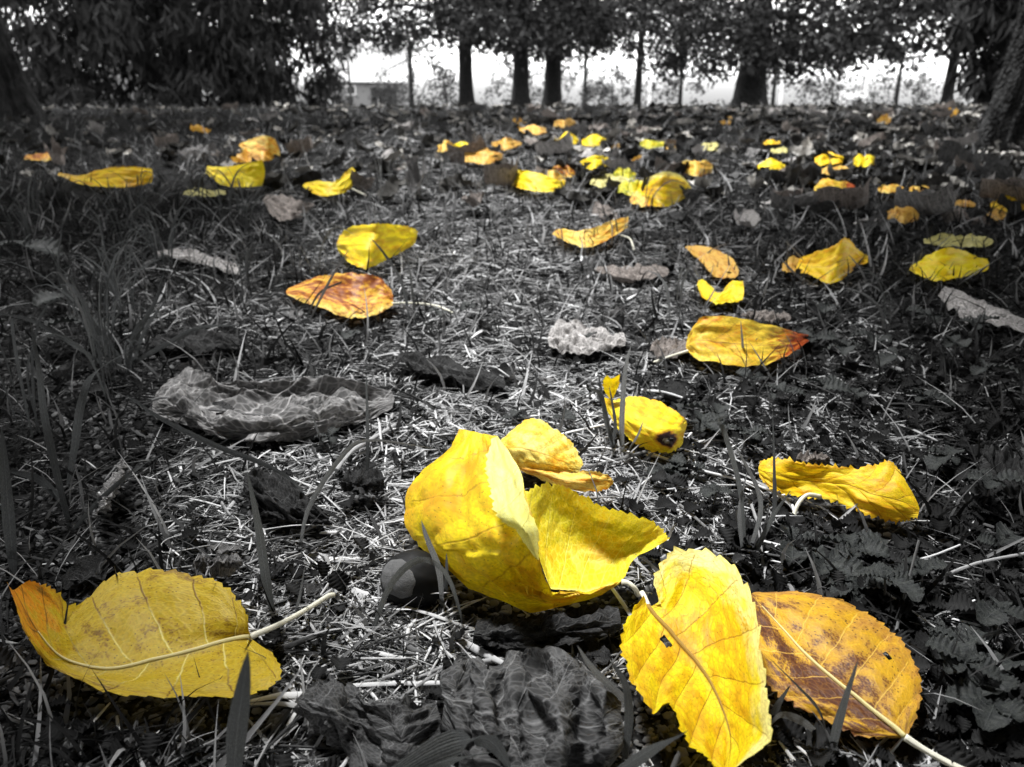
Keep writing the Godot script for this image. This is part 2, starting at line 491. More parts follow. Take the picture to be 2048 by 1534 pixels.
# ================= trees and the far side of the park
func trunk_mesh(at: Vector3, top: Vector3, r: float, sides: int, segs: int, furrow: float, o_flare := 0.6) -> ArrayMesh:
	var v := PackedVector3Array()
	var idx := PackedInt32Array()
	var uv := PackedVector2Array()
	for i in segs + 1:
		var t := float(i) / segs
		var c := Vector3.ZERO.lerp(top - at, t) + Vector3(sin(t * 4.0) * 0.05 * r, 0, 0)
		for j in sides + 1:
			var jj := j % sides
			var ang := TAU * jj / sides
			var rr := r * (1.0 - 0.45 * t) * (1.0 + o_flare * exp(-t * (top.y - at.y) / (r * 1.1)) * (0.75 + 0.35 * sin(ang * 5.0 + r * 40.0)))
			rr += furrow * (absf(noise.get_noise_3d(cos(ang) * 5.5, sin(ang) * 5.5, c.y * 1.3 + at.x)) * -3.4 + 0.5 * fine.get_noise_3d(cos(ang) * 9.0, sin(ang) * 9.0, c.y * 5.0))
			v.append(c + Vector3(cos(ang) * rr, 0, sin(ang) * rr))
			uv.append(Vector2(float(j) / sides * 2.0, c.y * 0.7))
	for i in segs:
		for j in sides:
			var a := i * (sides + 1) + j
			var b := a + sides + 1
			idx.append_array([a, b, a + 1, a + 1, b, b + 1])
	return arrays_mesh(v, idx, uv, smooth_normals(v, idx))

func foliage(clumps: Array, per: int, size: Vector2, droop: float, flat := 1.0) -> ArrayMesh:
	# clumps: [centre, radius]; leaf-sized four-cornered faces spread through each
	var v := PackedVector3Array()
	var idx := PackedInt32Array()
	for c in clumps:
		for k in per:
			var p := Vector3(rng.randfn(), rng.randfn() * flat, rng.randfn()) * 0.5
			if p.length() > 1.3: p = p.normalized() * 1.2 * rng.randf()
			p = c[0] + p * c[1]
			var d := Vector3(rng.randf_range(-1, 1), rng.randf_range(-1, 1) - droop, rng.randf_range(-1, 1)).normalized()
			var s := d.cross(Vector3(rng.randf_range(-1, 1), rng.randf_range(-1, 1), rng.randf_range(-1, 1))).normalized()
			var l := size.y * rng.randf_range(0.6, 1.3)
			var w := size.x * rng.randf_range(0.6, 1.3)
			var b := v.size()
			v.append(p)
			v.append(p + d * l * 0.45 + s * w * 0.5)
			v.append(p + d * l)
			v.append(p + d * l * 0.45 - s * w * 0.5)
			idx.append_array([b, b + 1, b + 2, b, b + 2, b + 3])
	return arrays_mesh(v, idx)

func tree(called: String, label: String, at: Vector3, top: Vector3, r: float, clumps: Array, per: int, leaf: Vector2, mat: Material, o := {}) -> Node3D:
	var t := thing(called, label, "tree", at, o.get("group", ""))
	part("trunk", trunk_mesh(at, top, r, o.get("sides", 18), o.get("segs", 18), o.get("furrow", r * 0.06), o.get("flare", 0.6)), M.trunk, t)
	var limbs: int = o.get("limbs", 6)
	for k in limbs:
		if clumps.is_empty(): break
		var c: Array = clumps[rng.randi() % clumps.size()]
		var from := (top - at) * rng.randf_range(0.35, 0.9)
		var to: Vector3 = c[0] - at
		var mid := from.lerp(to, 0.5) + Vector3(0, 0.25, 0)
		part("limb", tube([from, mid, to], [r * 0.32, r * 0.2, r * 0.05], 7, 8), M.trunk, t)
	var rel := []
	for c in clumps: rel.append([c[0] - at, c[1]])
	part("crown", foliage(rel, per, leaf, o.get("droop", 0.3), o.get("flat", 1.0)), mat, t)
	return t

func crown_clumps(centre: Vector3, ext: Vector3, n: int, rad: float, low := 0.0) -> Array:
	# more clumps near the drooping skirt of the crown than at its top
	var out := []
	for k in n:
		var a := rng.randf() * TAU
		var q := sqrt(rng.randf())
		var y := rng.randf()
		if rng.randf() < low: y *= 0.35
		var shrink := sqrt(maxf(0.05, 1.0 - pow(y, 2.5)))
		out.append([centre + Vector3(cos(a) * q * ext.x * shrink, y * ext.y, sin(a) * q * ext.z * shrink), rad * rng.randf_range(0.6, 1.3)])
	return out

func boughs(n: int, x0: float, x1: float, z0: float, z1: float) -> Array:
	# low overhanging boughs; they leave an opening through which light reaches the worn track, and one over the litter
	var out := []
	while out.size() < n:
		var p := Vector3(rng.randf_range(x0, x1), rng.randf_range(1.2, 2.9), rng.randf_range(z0, z1))
		var g := p - SUN_FROM * (p.y / SUN_FROM.y)
		if Vector2((g.x - 0.02) / 0.58, (g.z + 0.80) / 1.0).length() < 1.0: continue
		if Vector2((g.x - 0.35) / 1.9, (g.z + 2.9) / 1.5).length() < 1.0: continue
		out.append([p, rng.randf_range(0.28, 0.48)])
	return out

func background():
	var f := func(x: float, z: float) -> Vector3: return Vector3(x, fall(z) - 0.06, z)
	# the near trunk with furrowed bark and the leaning trunk
	var at: Vector3 = f.call(1.91, -2.9)
	tree("park_tree", "thick furrowed trunk standing at the edge of the leaf litter", at, at + Vector3(0.10, 4.2, -0.1), 0.26, crown_clumps(at + Vector3(0.9, 2.6, -0.9), Vector3(2.3, 3.0, 2.2), 50, 0.7) + boughs(420, -1.4, 4.4, -5.2, 2.8), 150, Vector2(0.085, 0.13), M.foliage, {"sides": 180, "segs": 160, "furrow": 0.024, "limbs": 9, "flare": 0.3})
	at = f.call(-3.36, -5.7)
	tree("park_tree", "leaning trunk with flared pale-edged roots beside the conifer", at, at + Vector3(-0.75, 4.4, -0.2), 0.2, crown_clumps(at + Vector3(-0.9, 2.6, -0.3), Vector3(2.4, 3.0, 2.4), 50, 0.7) + boughs(420, -4.6, 0.8, -6.0, 2.8), 150, Vector2(0.085, 0.13), M.foliage, {"sides": 72, "segs": 50, "furrow": 0.014, "limbs": 6})
	# dark trunks in a row beyond the crest
	var row := [[-1.16, -22.0, 0.19, 3.0, 1.60, 300, -1.9, "slim dark trunk beside the small grey bush, first of the row beyond the crest"],
		[0.17, -18.0, 0.18, 2.0, 1.30, 210, 0.2, "straight dark trunk in the middle of the row, with the thickest foot"],
		[1.12, -24.0, 0.25, 2.2, 1.40, 220, 0.4, "broad dark trunk close behind the straight one in the row"],
		[3.75, -26.0, 0.115, 2.2, 2.2, 170, 0.6, "thin dark trunk standing alone against the bright far foliage"],
		[5.45, -20.0, 0.34, 2.7, 0.90, 330, 0.0, "heavy dark trunk with low drooping branches beyond the crest"],
		[8.0, -16.0, 0.10, 2.1, 1.00, 260, -0.3, "slender dark trunk between the drooping tree and the furrowed trunk"]]
	for e in row:
		at = f.call(e[0], e[1])
		tree("park_tree", e[7], at, at + Vector3(rng.randf_range(-0.1, 0.1), 5.5, 0.0), e[2], crown_clumps(at + Vector3(e[6], e[4], 0.3), Vector3(e[3], 4.4, e[3]), e[5], 0.36, 0.62), 46, Vector2(0.075, 0.13), M.foliage, {"limbs": 12, "droop": 0.5, "furrow": e[2] * 0.05})
	# dark conifer with hanging sprays
	at = f.call(-5.5, -14.5)
	tree("cedar_tree", "dark conifer with hanging sprays reaching down to the lawn", at, at + Vector3(0, 6.5, 0), 0.22, crown_clumps(at + Vector3(0, 0.15, 0), Vector3(2.6, 6.0, 2.4), 480, 0.38, 0.6), 62, Vector2(0.05, 0.24), M.needle, {"limbs": 14, "droop": 1.2, "flat": 0.6})
	at = f.call(6.35, -9.5)
	tree("cedar_tree", "black conifer behind the thick furrowed trunk", at, at + Vector3(0, 6.0, 0), 0.2, crown_clumps(at + Vector3(0, 0.25, 0), Vector3(1.35, 5.6, 1.4), 360, 0.36, 0.55), 70, Vector2(0.05, 0.22), M.needle, {"limbs": 10, "droop": 1.1, "flat": 0.6})
	# the lawn is closed by tall conifers on its other side as well
	for e in [[-10.5, 14.0], [-3.6, 12.6], [3.1, 12.9], [10.0, 14.4]]:
		at = Vector3(e[0], -0.05, e[1])
		tree("cedar_tree", "tall conifer of the dense row facing the trunk row across the lawn", at, at + Vector3(0, 9.5, 0), 0.25, crown_clumps(at + Vector3(0, 0.3, 0), Vector3(3.3, 10.5, 2.4), 330, 0.9, 0.2), 45, Vector2(0.10, 0.40), M.needle, {"limbs": 8, "droop": 1.0, "flat": 0.7, "group": "conifers facing the trunk row"})
	# trees and bushes far off
	var far := [[-6.0, -52.0, 2.4, 3.2, "sparse far tree beside the grey garage, full of light"], [0.9, -55.0, 2.6, 3.4, "sparse far tree seen between the straight and the slim dark trunks"],
		[5.0, -60.0, 3.0, 3.6, "sparse far tree seen through the gap beside the thin dark trunk"], [11.2, -58.0, 3.2, 3.8, "sparse far tree behind the drooping dark tree"], [18.6, -62.0, 3.2, 3.2, "sparse far tree beside the long white bench"], [26.5, -60.0, 3.0, 3.6, "sparse far tree next to the furrowed trunk"], [-17.0, -56.0, 3.2, 3.8, "sparse far tree half hidden by the dark conifer"], [-26.0, -66.0, 3.4, 3.4, "sparse far tree beside the house with the pitched roof"]]
	for e in far:
		at = f.call(e[0], e[1])
		tree("far_tree", e[4], at, at + Vector3(0, e[3] * 1.2, 0), 0.16, crown_clumps(at + Vector3(0, 0.3, 0), Vector3(e[2], e[3] * 1.6, e[2] * 0.8), 60, 0.55, 0.2), 34, Vector2(0.12, 0.2), M.foliage, {"group": "far trees beyond the park", "limbs": 5})
	var bush := [[-2.6, -34.0, 0.9, 1.3, "round grey bush at the foot of the slim dark trunk"], [4.1, -36.0, 1.2, 1.5, "grey bush behind the thin dark trunk"], [13.2, -36.0, 1.7, 1.3, "clipped grey bush beside the white posts"], [-6.0, -28.0, 1.0, 1.5, "grey bush between the conifer and the sign post"], [17.0, -30.0, 1.4, 1.8, "grey bush near the slender dark trunk"]]
	for e in bush:
		at = f.call(e[0], e[1])
		var t := thing("bush", e[4], "bush", at)
		part("stem", tube([Vector3.ZERO, Vector3(0.05, e[3] * 0.4, 0), Vector3(0, e[3] * 0.8, 0.05)], [0.05, 0.04, 0.015], 7, 6), M.trunk, t)
		part("crown", foliage(crown_clumps(Vector3(0, 0.1, 0), Vector3(e[2], e[3], e[2]), 20, 0.36), 40, Vector2(0.08, 0.13), 0.0), M.foliage, t)
	buildings(f)

func slab(size: Vector3, at: Vector3, called: String, mat: Material, parent: Node) -> MeshInstance3D:
	var b := BoxMesh.new()
	b.size = size
	var o := part(called, b, mat, parent)
	o.position = at
	return o

func gable(w: float, d: float, h: float, over: float, thick: float) -> ArrayMesh:
	# two pitched planes with thickness, ridge along x
	var st := SurfaceTool.new()
	st.begin(Mesh.PRIMITIVE_TRIANGLES)
	for s in [-1.0, 1.0]:
		var e := Vector3(0, 0, s * (d / 2 + over))
		var n := Vector3(0, thick, 0)
		var a := Vector3(-w / 2 - over, h, 0)
		var b := Vector3(w / 2 + over, h, 0)
		var c := Vector3(w / 2 + over, 0, e.z)
		var dd := Vector3(-w / 2 - over, 0, e.z)
		for q in [[a + n, b + n, c + n, dd + n], [dd, c, b, a], [dd + n, c + n, c, dd], [a, a + n, dd + n, dd], [b + n, b, c, c + n]]:
			for k in [0, 1, 2, 0, 2, 3]: st.add_vertex(q[k])
	st.generate_normals()
	return st.commit()

func buildings(f: Callable):
	var at: Vector3 = f.call(-12.6, -80.0)
	var g := thing("garage", "grey garage with a wide white roof beyond the park trees", "building", at)
	slab(Vector3(6.0, 2.3, 5.0), Vector3(0, 1.15, 0), "wall", M.grey_wall, g)
	var rf := part("roof", gable(6.0, 5.0, 3.2, 0.4, 0.18), M.white_wall, g)
	rf.position = Vector3(0, 2.3, 0)
	slab(Vector3(2.3, 1.9, 0.08), Vector3(1.2, 0.95, 2.53), "door", M.dark_metal, g)
	var win := slab(Vector3(0.9, 0.8, 0.06), Vector3(-1.7, 1.7, 2.52), "window", M.white_wall, g)
	slab(Vector3(0.72, 0.62, 0.03), Vector3(0, 0, 0.035), "pane", M.dark_metal, win)
	at = f.call(-31.0, -60.0)
	g = thing("house", "house with pale grey pitched roof behind the leaning trunk", "building", at)
	slab(Vector3(8.0, 2.4, 6.0), Vector3(0, 1.2, 0), "wall", M.grey_wall, g)
	rf = part("roof", gable(8.0, 6.0, 2.4, 0.5, 0.2), M.white_wall, g)
	rf.position = Vector3(0, 2.4, 0)
	win = slab(Vector3(1.0, 1.0, 0.06), Vector3(1.6, 1.4, 3.02), "window", M.white_wall, g)
	slab(Vector3(0.8, 0.8, 0.03), Vector3(0, 0, 0.035), "pane", M.dark_metal, win)
	at = f.call(-7.4, -40.0)
	g = thing("sign_post", "thin dark post with a small white sign beside the garage", "post", at)
	part("pole", tube([Vector3.ZERO, Vector3(-0.02, 1.6, 0), Vector3(-0.05, 3.3, 0)], [0.06, 0.05, 0.045], 10, 8), M.dark_metal, g)
	slab(Vector3(0.32, 0.5, 0.03), Vector3(0.17, 2.35, 0.06), "sign_plate", M.white_wall, g)
	at = f.call(23.6, -60.0)
	g = thing("bench", "long white bench seen just over the crest", "bench", at)
	slab(Vector3(1.9, 0.10, 0.5), Vector3(0, 0.72, 0), "seat", M.white_wall, g)
	slab(Vector3(1.9, 0.35, 0.08), Vector3(0, 1.0, -0.25), "backrest", M.white_wall, g)
	for s in [-0.75, 0.75]: slab(Vector3(0.12, 0.67, 0.45), Vector3(s, 0.335, 0), "leg", M.white_wall, g)
	for x in [6.3, 12.35, 16.2]:
		at = f.call(x, -40.0)
		g = thing("white_post", "short white post standing beyond the crest before the far trees", "post", at, "white posts beyond the crest")
		part("shaft", tube([Vector3.ZERO, Vector3(0, 0.7, 0), Vector3(0, 1.35, 0)], [0.075, 0.07, 0.065], 10, 4), M.white_wall, g)
		var cap := SphereMesh.new()
		cap.radius = 0.075
		cap.height = 0.1
		part("cap", cap, M.white_wall, g).position = Vector3(0, 1.36, 0)

# ================= leaves
func sheet(net: Array, s: Dictionary, sd: float) -> Array:
	# a leaf surface through a net of points: rows from base to tip, columns across
	var nu: int = s.nu
	var nv: int = s.nv
	var v := PackedVector3Array()
	var uv := PackedVector2Array()
	var idx := PackedInt32Array()
	var rows := []
	var cols: int = net[0].size()
	var tooth: float = s.tooth
	var ta: float = s.ta
	for i in nu + 1:
		var u := float(i) / nu
		var section := []
		for k in cols:
			var line := []
			for r in net: line.append(r[k])
			section.append(along(line, u))
		var row := PackedVector3Array()
		var width: float = section[0].distance_to(section[-1])
		for j in nv + 1:
			var t := float(j) / nv
			var p := along(section, t)
			var sv := 2.0 * t - 1.0
			var e := clampf((absf(sv) - 0.84) / 0.16, 0.0, 1.0)
			if e > 0.0 and width > 0.004 and (sv < 0.0 or not s.has("one")):
				var inner: Vector3 = along(section, 0.06 if sv < 0.0 else 0.94)
				var outer: Vector3 = section[0] if sv < 0.0 else section[-1]
				var saw := u * tooth * (1.0 + 0.06 * sin(u * 9.0 + sd)) + (0.3 if sv > 0.0 else 0.0)
				var q := saw - floorf(saw)
				var jag := 0.7 + 0.6 * sin(floorf(saw) * 2.7 + sd)
				p += (outer - inner).normalized() * e * e * ta * jag * (0.9 - 1.8 * q) * minf(1.0, width / 0.02)
			row.append(p)
		rows.append(row)
	# relief between the veins and random wrinkles, along the surface normal
	var quilt: float = s.quilt
	var crumple: float = s.cr
	var deep: bool = s.has("cf")
	for i in nu + 1:
		for j in nv + 1:
			var i0 := maxi(i - 1, 0)
			var i1 := mini(i + 1, nu)
			var j0 := maxi(j - 1, 0)
			var j1 := mini(j + 1, nv)
			var n: Vector3 = (rows[i1][j] - rows[i0][j]).cross(rows[i][j1] - rows[i][j0]).normalized()
			if n.y < 0.0: n = -n
			var u := float(i) / nu
			var sv := 2.0 * j / nv - 1.0
			var a := absf(sv)
			var w := (u - 0.26 * a * (1.0 - 0.35 * a)) * 7.0 + (0.5 if sv > 0.0 else 0.12)
			var d := absf(w - floorf(w) - 0.5) * 2.0
			var fade := minf(1.0, 6.0 * minf(u, 1.0 - u) + 0.15)
			var off := quilt * (sqrt(d) - 0.5) * fade * minf(1.0, a * 4.0)
			off += crumple * fade * (noise.get_noise_3d(u * 2.4, sv * 1.6, sd) * 1.2 + 0.35 * fine.get_noise_3d(u * 9.0, sv * 6.0, sd))
			if deep:
				# dry leaves break into sharp folds
				off += crumple * fade * (0.5 - 1.9 * absf(crease.get_noise_3d(u * 2.6 + sv * 0.5, sv * 1.1, sd + 3.0)))
				off += crumple * fade * (0.5 if not s.has("big") else 0.28) * (0.5 - 1.9 * absf(crease.get_noise_3d(u * 6.0 - sv * 1.4, sv * 2.4, sd + 9.0)))
				off += crumple * fade * (0.22 if not s.has("big") else 0.05) * (0.5 - 1.9 * absf(crease.get_noise_3d(u * 13.0, sv * 6.0, sd + 14.0)))
			if s.has("rib"): off += s.rib * exp(-a * a * 500.0) * (1.0 - 0.7 * u)
			var p: Vector3 = rows[i][j] + n * off
			var floor_y := height(p.x, p.z) + 0.0012
			p.y = maxf(p.y, floor_y)
			v.append(p)
			var across := sv * 0.5 + 0.5
			if s.has("half"): across = across * 0.5 if s.half == 1 else 0.5 + 0.5 * (1.0 - across)
			uv.append(Vector2(across, u))
	for i in nu:
		for j in nv:
			if s.has("hole"):
				var h: Array = s.hole
				var du: float = ((i + 0.5) / nu - h[0]) / h[2]
				var dv: float = (2.0 * (j + 0.5) / nv - 1.0 - h[1]) / h[3]
				if du * du + dv * dv < 1.0 + 0.40 * sin(atan2(dv, du) * 2.0 + 1.0) + 0.22 * sin(atan2(dv, du) * 3.0): continue
			var a := i * (nv + 1) + j
			var b := a + nv + 1
			idx.append_array([a, a + 1, b, a + 1, b + 1, b])
	return [v, uv, idx]

func place(v: PackedVector3Array, at: Vector3) -> PackedVector3Array:
	var o := PackedVector3Array()
	o.resize(v.size())
	for i in v.size(): o[i] = v[i] - at
	return o

func leaves():
	var n := 0
	for l in LEAF_TABLE:
		n += 1
		var nets := []
		var mid := Vector3.ZERO
		var count := 0
		for s in l.s:
			var pts := points(s.p)
			var rows := []
			for r in range(0, pts.size(), s.k): rows.append(pts.slice(r, r + s.k))
			nets.append(rows)
			for p in pts:
				mid += p
				count += 1
		mid /= count
		var at := Vector3(mid.x, height(mid.x, mid.z), mid.z)
		if l.has("short"): NEAR.append([mid.x, mid.z, l.short])
		var t := thing(l.name, l.label, l.cat, at, l.get("group", ""))
		for k in l.s.size():
			var s: Dictionary = l.s[k]
			var got := sheet(nets[k], s, n * 3.7 + k)
			if mid.z > -0.95:
				for p in got[0]: covered[cell(p.x, p.z)] = true
			var v := place(got[0], at)
			var b := part(["blade", "folded_flap", "far_half"][k], arrays_mesh(v, got[2], got[1], smooth_normals(v, got[2])), M[s.get("mat", l.mat)], t)
			if s.has("midrib"):
				# the raised main vein along the middle of the blade
				var line := []
				for i in 15: line.append(v[int(i * s.nu * 0.86 / 14.0) * (int(s.nv) + 1) + int(s.nv) / 2] + Vector3(0, 0.0003, 0))
				part("midrib", tube(line, [0.0010, 0.0008, 0.0006, 0.0002], 7, 40), M[s.midrib], b)
		if l.has("stalk"):
			var path := []
			for p in points(l.stalk): path.append(p - at)
			part("stalk", tube(path, [0.0014, 0.0011, 0.0012, 0.0013], 9, 20), M.stalk if l.cat == "leaf" else M.bark, t)

func conker():
	var at := CONKER_AT * 0.0001
	at.y = height(at.x, at.z) - 0.0015
	var t := thing("conker", "dark glossy conker with a grey scar, under a looping grass blade", "conker", at)
	var r := 0.0148
	var shell := plain("conker shell", 0.010, 0.58, Color(1, 1, 1), 0.25)
	var scar := plain("conker scar", 0.13, 0.95, Color(1, 1, 1), 0.15)
	scar.heightmap_enabled = true
	scar.heightmap_texture = M.dead_mid.heightmap_texture
	scar.heightmap_scale = 0.08
	scar.uv1_triplanar = true
	scar.uv1_scale = Vector3(60, 60, 60)
	var dir := Vector3(-0.50, 0.55, 0.62).normalized()
	var middle := Vector3(0, r * 0.86, 0)
	var surface := func(d: Vector3) -> Vector3:
		var rr := r * (1.0 + 0.05 * noise.get_noise_3d(d.x * 1.3, d.y * 1.3, d.z * 1.3 + 4.0)) * (1.0 - 0.05 * maxf(0.0, d.dot(dir)))
		return Vector3(d.x * 1.08, d.y * 0.92, d.z) * rr
	var v := PackedVector3Array()
	var idx := PackedInt32Array()
	var nu := 40
	var nv := 56
	for i in nu + 1:
		for j in nv + 1:
			var a := PI * i / nu
			var b := TAU * (j % nv) / nv
			v.append(surface.call(Vector3(sin(a) * cos(b), cos(a), sin(a) * sin(b))) + middle)
	for i in nu:
		for j in nv:
			var a := i * (nv + 1) + j
			var b := a + nv + 1
			idx.append_array([a, b, a + 1, a + 1, b, b + 1])
	part("shell", arrays_mesh(v, idx, null, smooth_normals(v, idx)), shell, t)
	# the scar: a thin cap with an uneven rim, pulled out to a point on one side
	var sv := PackedVector3Array()
	var si := PackedInt32Array()
	var e1 := dir.cross(Vector3.UP).normalized()
	var e2 := e1.cross(dir)
	for i in 13:
		for j in 61:
			var b := TAU * (j % 60) / 60.0
			var reach := 0.70 * (1.0 + 0.10 * sin(b * 2.0 + 0.6) + 0.05 * sin(b * 5.0) + 0.16 * exp(-pow(wrapf(b - 3.6, -PI, PI) * 2.2, 2.0)) + 0.03 * sin(b * 11.0))
			var a := reach * i / 12.0
			var d := dir * cos(a) + (e1 * cos(b) + e2 * sin(b)) * sin(a)
			sv.append(surface.call(d) * (1.014 if i < 12 else 0.995) + middle)
	for i in 12:
		for j in 60:
			var a := i * 61 + j
			var b := a + 61
			si.append_array([a, a + 1, b, a + 1, b + 1, b])
	part("scar", arrays_mesh(sv, si, null, smooth_normals(sv, si)), scar, t)

# ================= grass, sticks, herbs
func blade_mesh(path: Array, width: float, roll: float, segs := 14) -> ArrayMesh:
	var v := PackedVector3Array()
	var uv := PackedVector2Array()
	var idx := PackedInt32Array()
	for i in segs + 1:
		var t := float(i) / segs
		var c := along(path, t)
		var dir := (along(path, minf(1.0, t + 0.03)) - along(path, maxf(0.0, t - 0.03))).normalized()
		var side := dir.cross(Vector3(sin(roll), 0.25, cos(roll)).normalized()).normalized()
		side = side.rotated(dir, roll * 0.5 + sin(t * 2.0) * 0.35)
		var n := side.cross(dir)
		var w := width * 0.5 * (0.55 + 0.45 * minf(1.0, t * 3.0)) * pow(maxf(0.0, 1.0 - pow(t, 2.6)), 0.8)
		v.append(c - side * w + n * w * 0.28)
		v.append(c)
		v.append(c + side * w + n * w * 0.28)
		for k in 3: uv.append(Vector2(0.5 * k, t * 4.0))
	for i in segs:
		for k in 2:
			var a := i * 3 + k
			idx.append_array([a, a + 3, a + 1, a + 1, a + 3, a + 4])
	return arrays_mesh(v, idx, uv, smooth_normals(v, idx))

func tufts():
	var n := 0
	for e in TUFT_TABLE:
		var paths := []
		for b in e.b: paths.append(points(b[0]))
		var at: Vector3 = paths[0][0]
		at.y = height(at.x, at.z)
		var t := thing("grass_tuft", e.label, "grass", at)
		for k in paths.size():
			var path := []
			for p in paths[k]: path.append(p - at)
			part("blade", blade_mesh(path, e.b[k][1] * 0.001, e.b[k][2]), M[["blade", "blade_pale", "blade_dark"][(n + k) % 3]] if n > 2 and n != 7 and n != 9 else M.blade_dark, t)
		n += 1
	# ordinary tufts: the thick grass by the leaning tree's side of the lawn and thin ones elsewhere
	var spots := []
	for k in 34:
		var z := -rng.randf_range(0.40, 1.6)
		spots.append([Vector3(z * rng.randf_range(0.30, 0.62) - 0.02, 0, z), rng.randf_range(0.045, 0.11), rng.randi_range(5, 8), 0])
	for k in 26:
		var z := -rng.randf_range(0.7, 2.6)
		spots.append([Vector3(z * rng.randf_range(-0.5, 0.3), 0, z), rng.randf_range(0.035, 0.08), rng.randi_range(3, 6), 1])
	for s in spots:
		var at: Vector3 = s[0]
		if near_leaf(at.x, at.z): continue
		at.y = height(at.x, at.z)
		var tall: float = s[1]
		var said: String = ("tall " if tall > 0.08 else "mid-height " if tall > 0.06 else "short ") + ["three", "four", "five", "six", "seven", "eight"][s[2] - 3] + ["-bladed dark grass tuft near ", "-bladed thin grass tuft near "][s[3]] + beside(at.x, at.z)
		var t := thing("grass_tuft", said, "grass", at, said.replace("tuft", "tufts"))
		for k in s[2]:
			var a := rng.randf() * TAU
			var out := Vector3(cos(a), 0, sin(a)) * tall * rng.randf_range(0.15, 0.8)
			var h := tall * rng.randf_range(0.6, 1.15)
			var path := [Vector3(cos(a), -0.02, sin(a)) * 0.006, out * 0.3 + Vector3(0, h * 0.6, 0), out * 0.75 + Vector3(0, h * 0.95, 0), out * 1.3 + Vector3(0, h * rng.randf_range(0.7, 1.15), 0)]
			part("blade", blade_mesh(path, rng.randf_range(0.0012, 0.0028), rng.randf() * TAU, 9), M.blade_dark if s[3] == 0 and rng.randf() < 0.85 else M.blade if rng.randf() < 0.6 else M.blade_pale, t)

func beside(x: float, z: float) -> String:
	# the nearest leaf that has a short name of its own
	var best := 1e9
	var said := ""
	for n in NEAR:
		var d := Vector2(n[0] - x, n[1] - z).length()
		if d < best:
			best = d
			said = n[2]
	return said

func near_leaf(x: float, z: float) -> bool:
	for i in 5:
		for j in 5:
			if covered.has(cell(x + (i - 2) * 0.012, z + (j - 3) * 0.012)): return true
	return false

func sticks():
	for e in STICK_TABLE:
		var pts := points(e.p)
		var at: Vector3 = pts[0]
		at.y = height(at.x, at.z)
		var path := []
		for p in pts: path.append(p - at)
		var r: float = e.r * 0.0005
		var o := part(e.name, tube(path, [r, r * 1.08, r * 0.92, r * 0.85], 8, 22, 0.22), M[e.mat], self)
		o.position = at
		tag(o, e.label, "twig" if e.name == "twig" else "straw")

func leaflet(l: float, w: float) -> ArrayMesh:
	# an obovate leaflet with toothed rim, lying along +x, slightly folded on its midrib
	var v := PackedVector3Array()
	var uv := PackedVector2Array()
	var idx := PackedInt32Array()
	var nu := 22
	var nv := 6
	for i in nu + 1:
		var u := float(i) / nu
		var half := w * 0.5 * pow(sin(PI * pow(u, 1.25)), 0.7) + 0.0003
		var saw := u * 6.0
		half *= 1.0 + 0.22 * (0.5 - (saw - floorf(saw)))
		for j in nv + 1:
			var s := 2.0 * j / nv - 1.0
			v.append(Vector3(u * l, absf(s) * half * 0.35 + 0.12 * l * sin(u * 2.6) - 0.0008 * cos(u * 40.0) * absf(s), s * half))
			uv.append(Vector2(s * 0.5 + 0.5, u))
	for i in nu:
		for j in nv:
			var a := i * (nv + 1) + j
			var b := a + nv + 1
			idx.append_array([a, a + 1, b, a + 1, b + 1, b])
	return arrays_mesh(v, idx, uv, smooth_normals(v, idx))

func herbs():
	var forms := [leaflet(0.016, 0.011), leaflet(0.019, 0.012), leaflet(0.013, 0.010)]
	var n := 0
	for e in HERB_TABLE:
		var at := Vector3(e[0], 0, e[1]) * 0.0001
		at.y = height(at.x, at.z)
		var s: float = e[2]
		var big := s > 1.4
		var t := thing("herb", ("broad-leaved weed in long grass near " if big else "three-leaved toothed herb near " if n % 3 == 0 else "five-leaved toothed herb near ") + beside(at.x, at.z), "herb", at, ("weeds near " if big else "three-leaved herbs near " if n % 3 == 0 else "five-leaved herbs near ") + beside(at.x, at.z))
		var hub := Vector3(rng.randf_range(-0.003, 0.003), rng.randf_range(0.006, 0.022) * s, rng.randf_range(-0.003, 0.003))
		part("stem", tube([Vector3(0, -0.002, 0), hub * 0.5 + Vector3(0.001, 0, 0), hub], [0.0007, 0.0006, 0.0005], 6, 5), M.stem, t)
		var a0 := rng.randf() * TAU
		for k in 5 if n % 3 else 3:
			var o := part("leaflet", forms[(n + k) % 3], M.herb, t)
			o.position = hub
			o.rotation = Vector3(rng.randf_range(-0.35, 0.35), a0 + k * TAU / (6.0 if n % 3 else 3.6), rng.randf_range(-0.35, 0.15))
			o.scale = Vector3.ONE * s * rng.randf_range(0.55, 1.25)
		n += 1

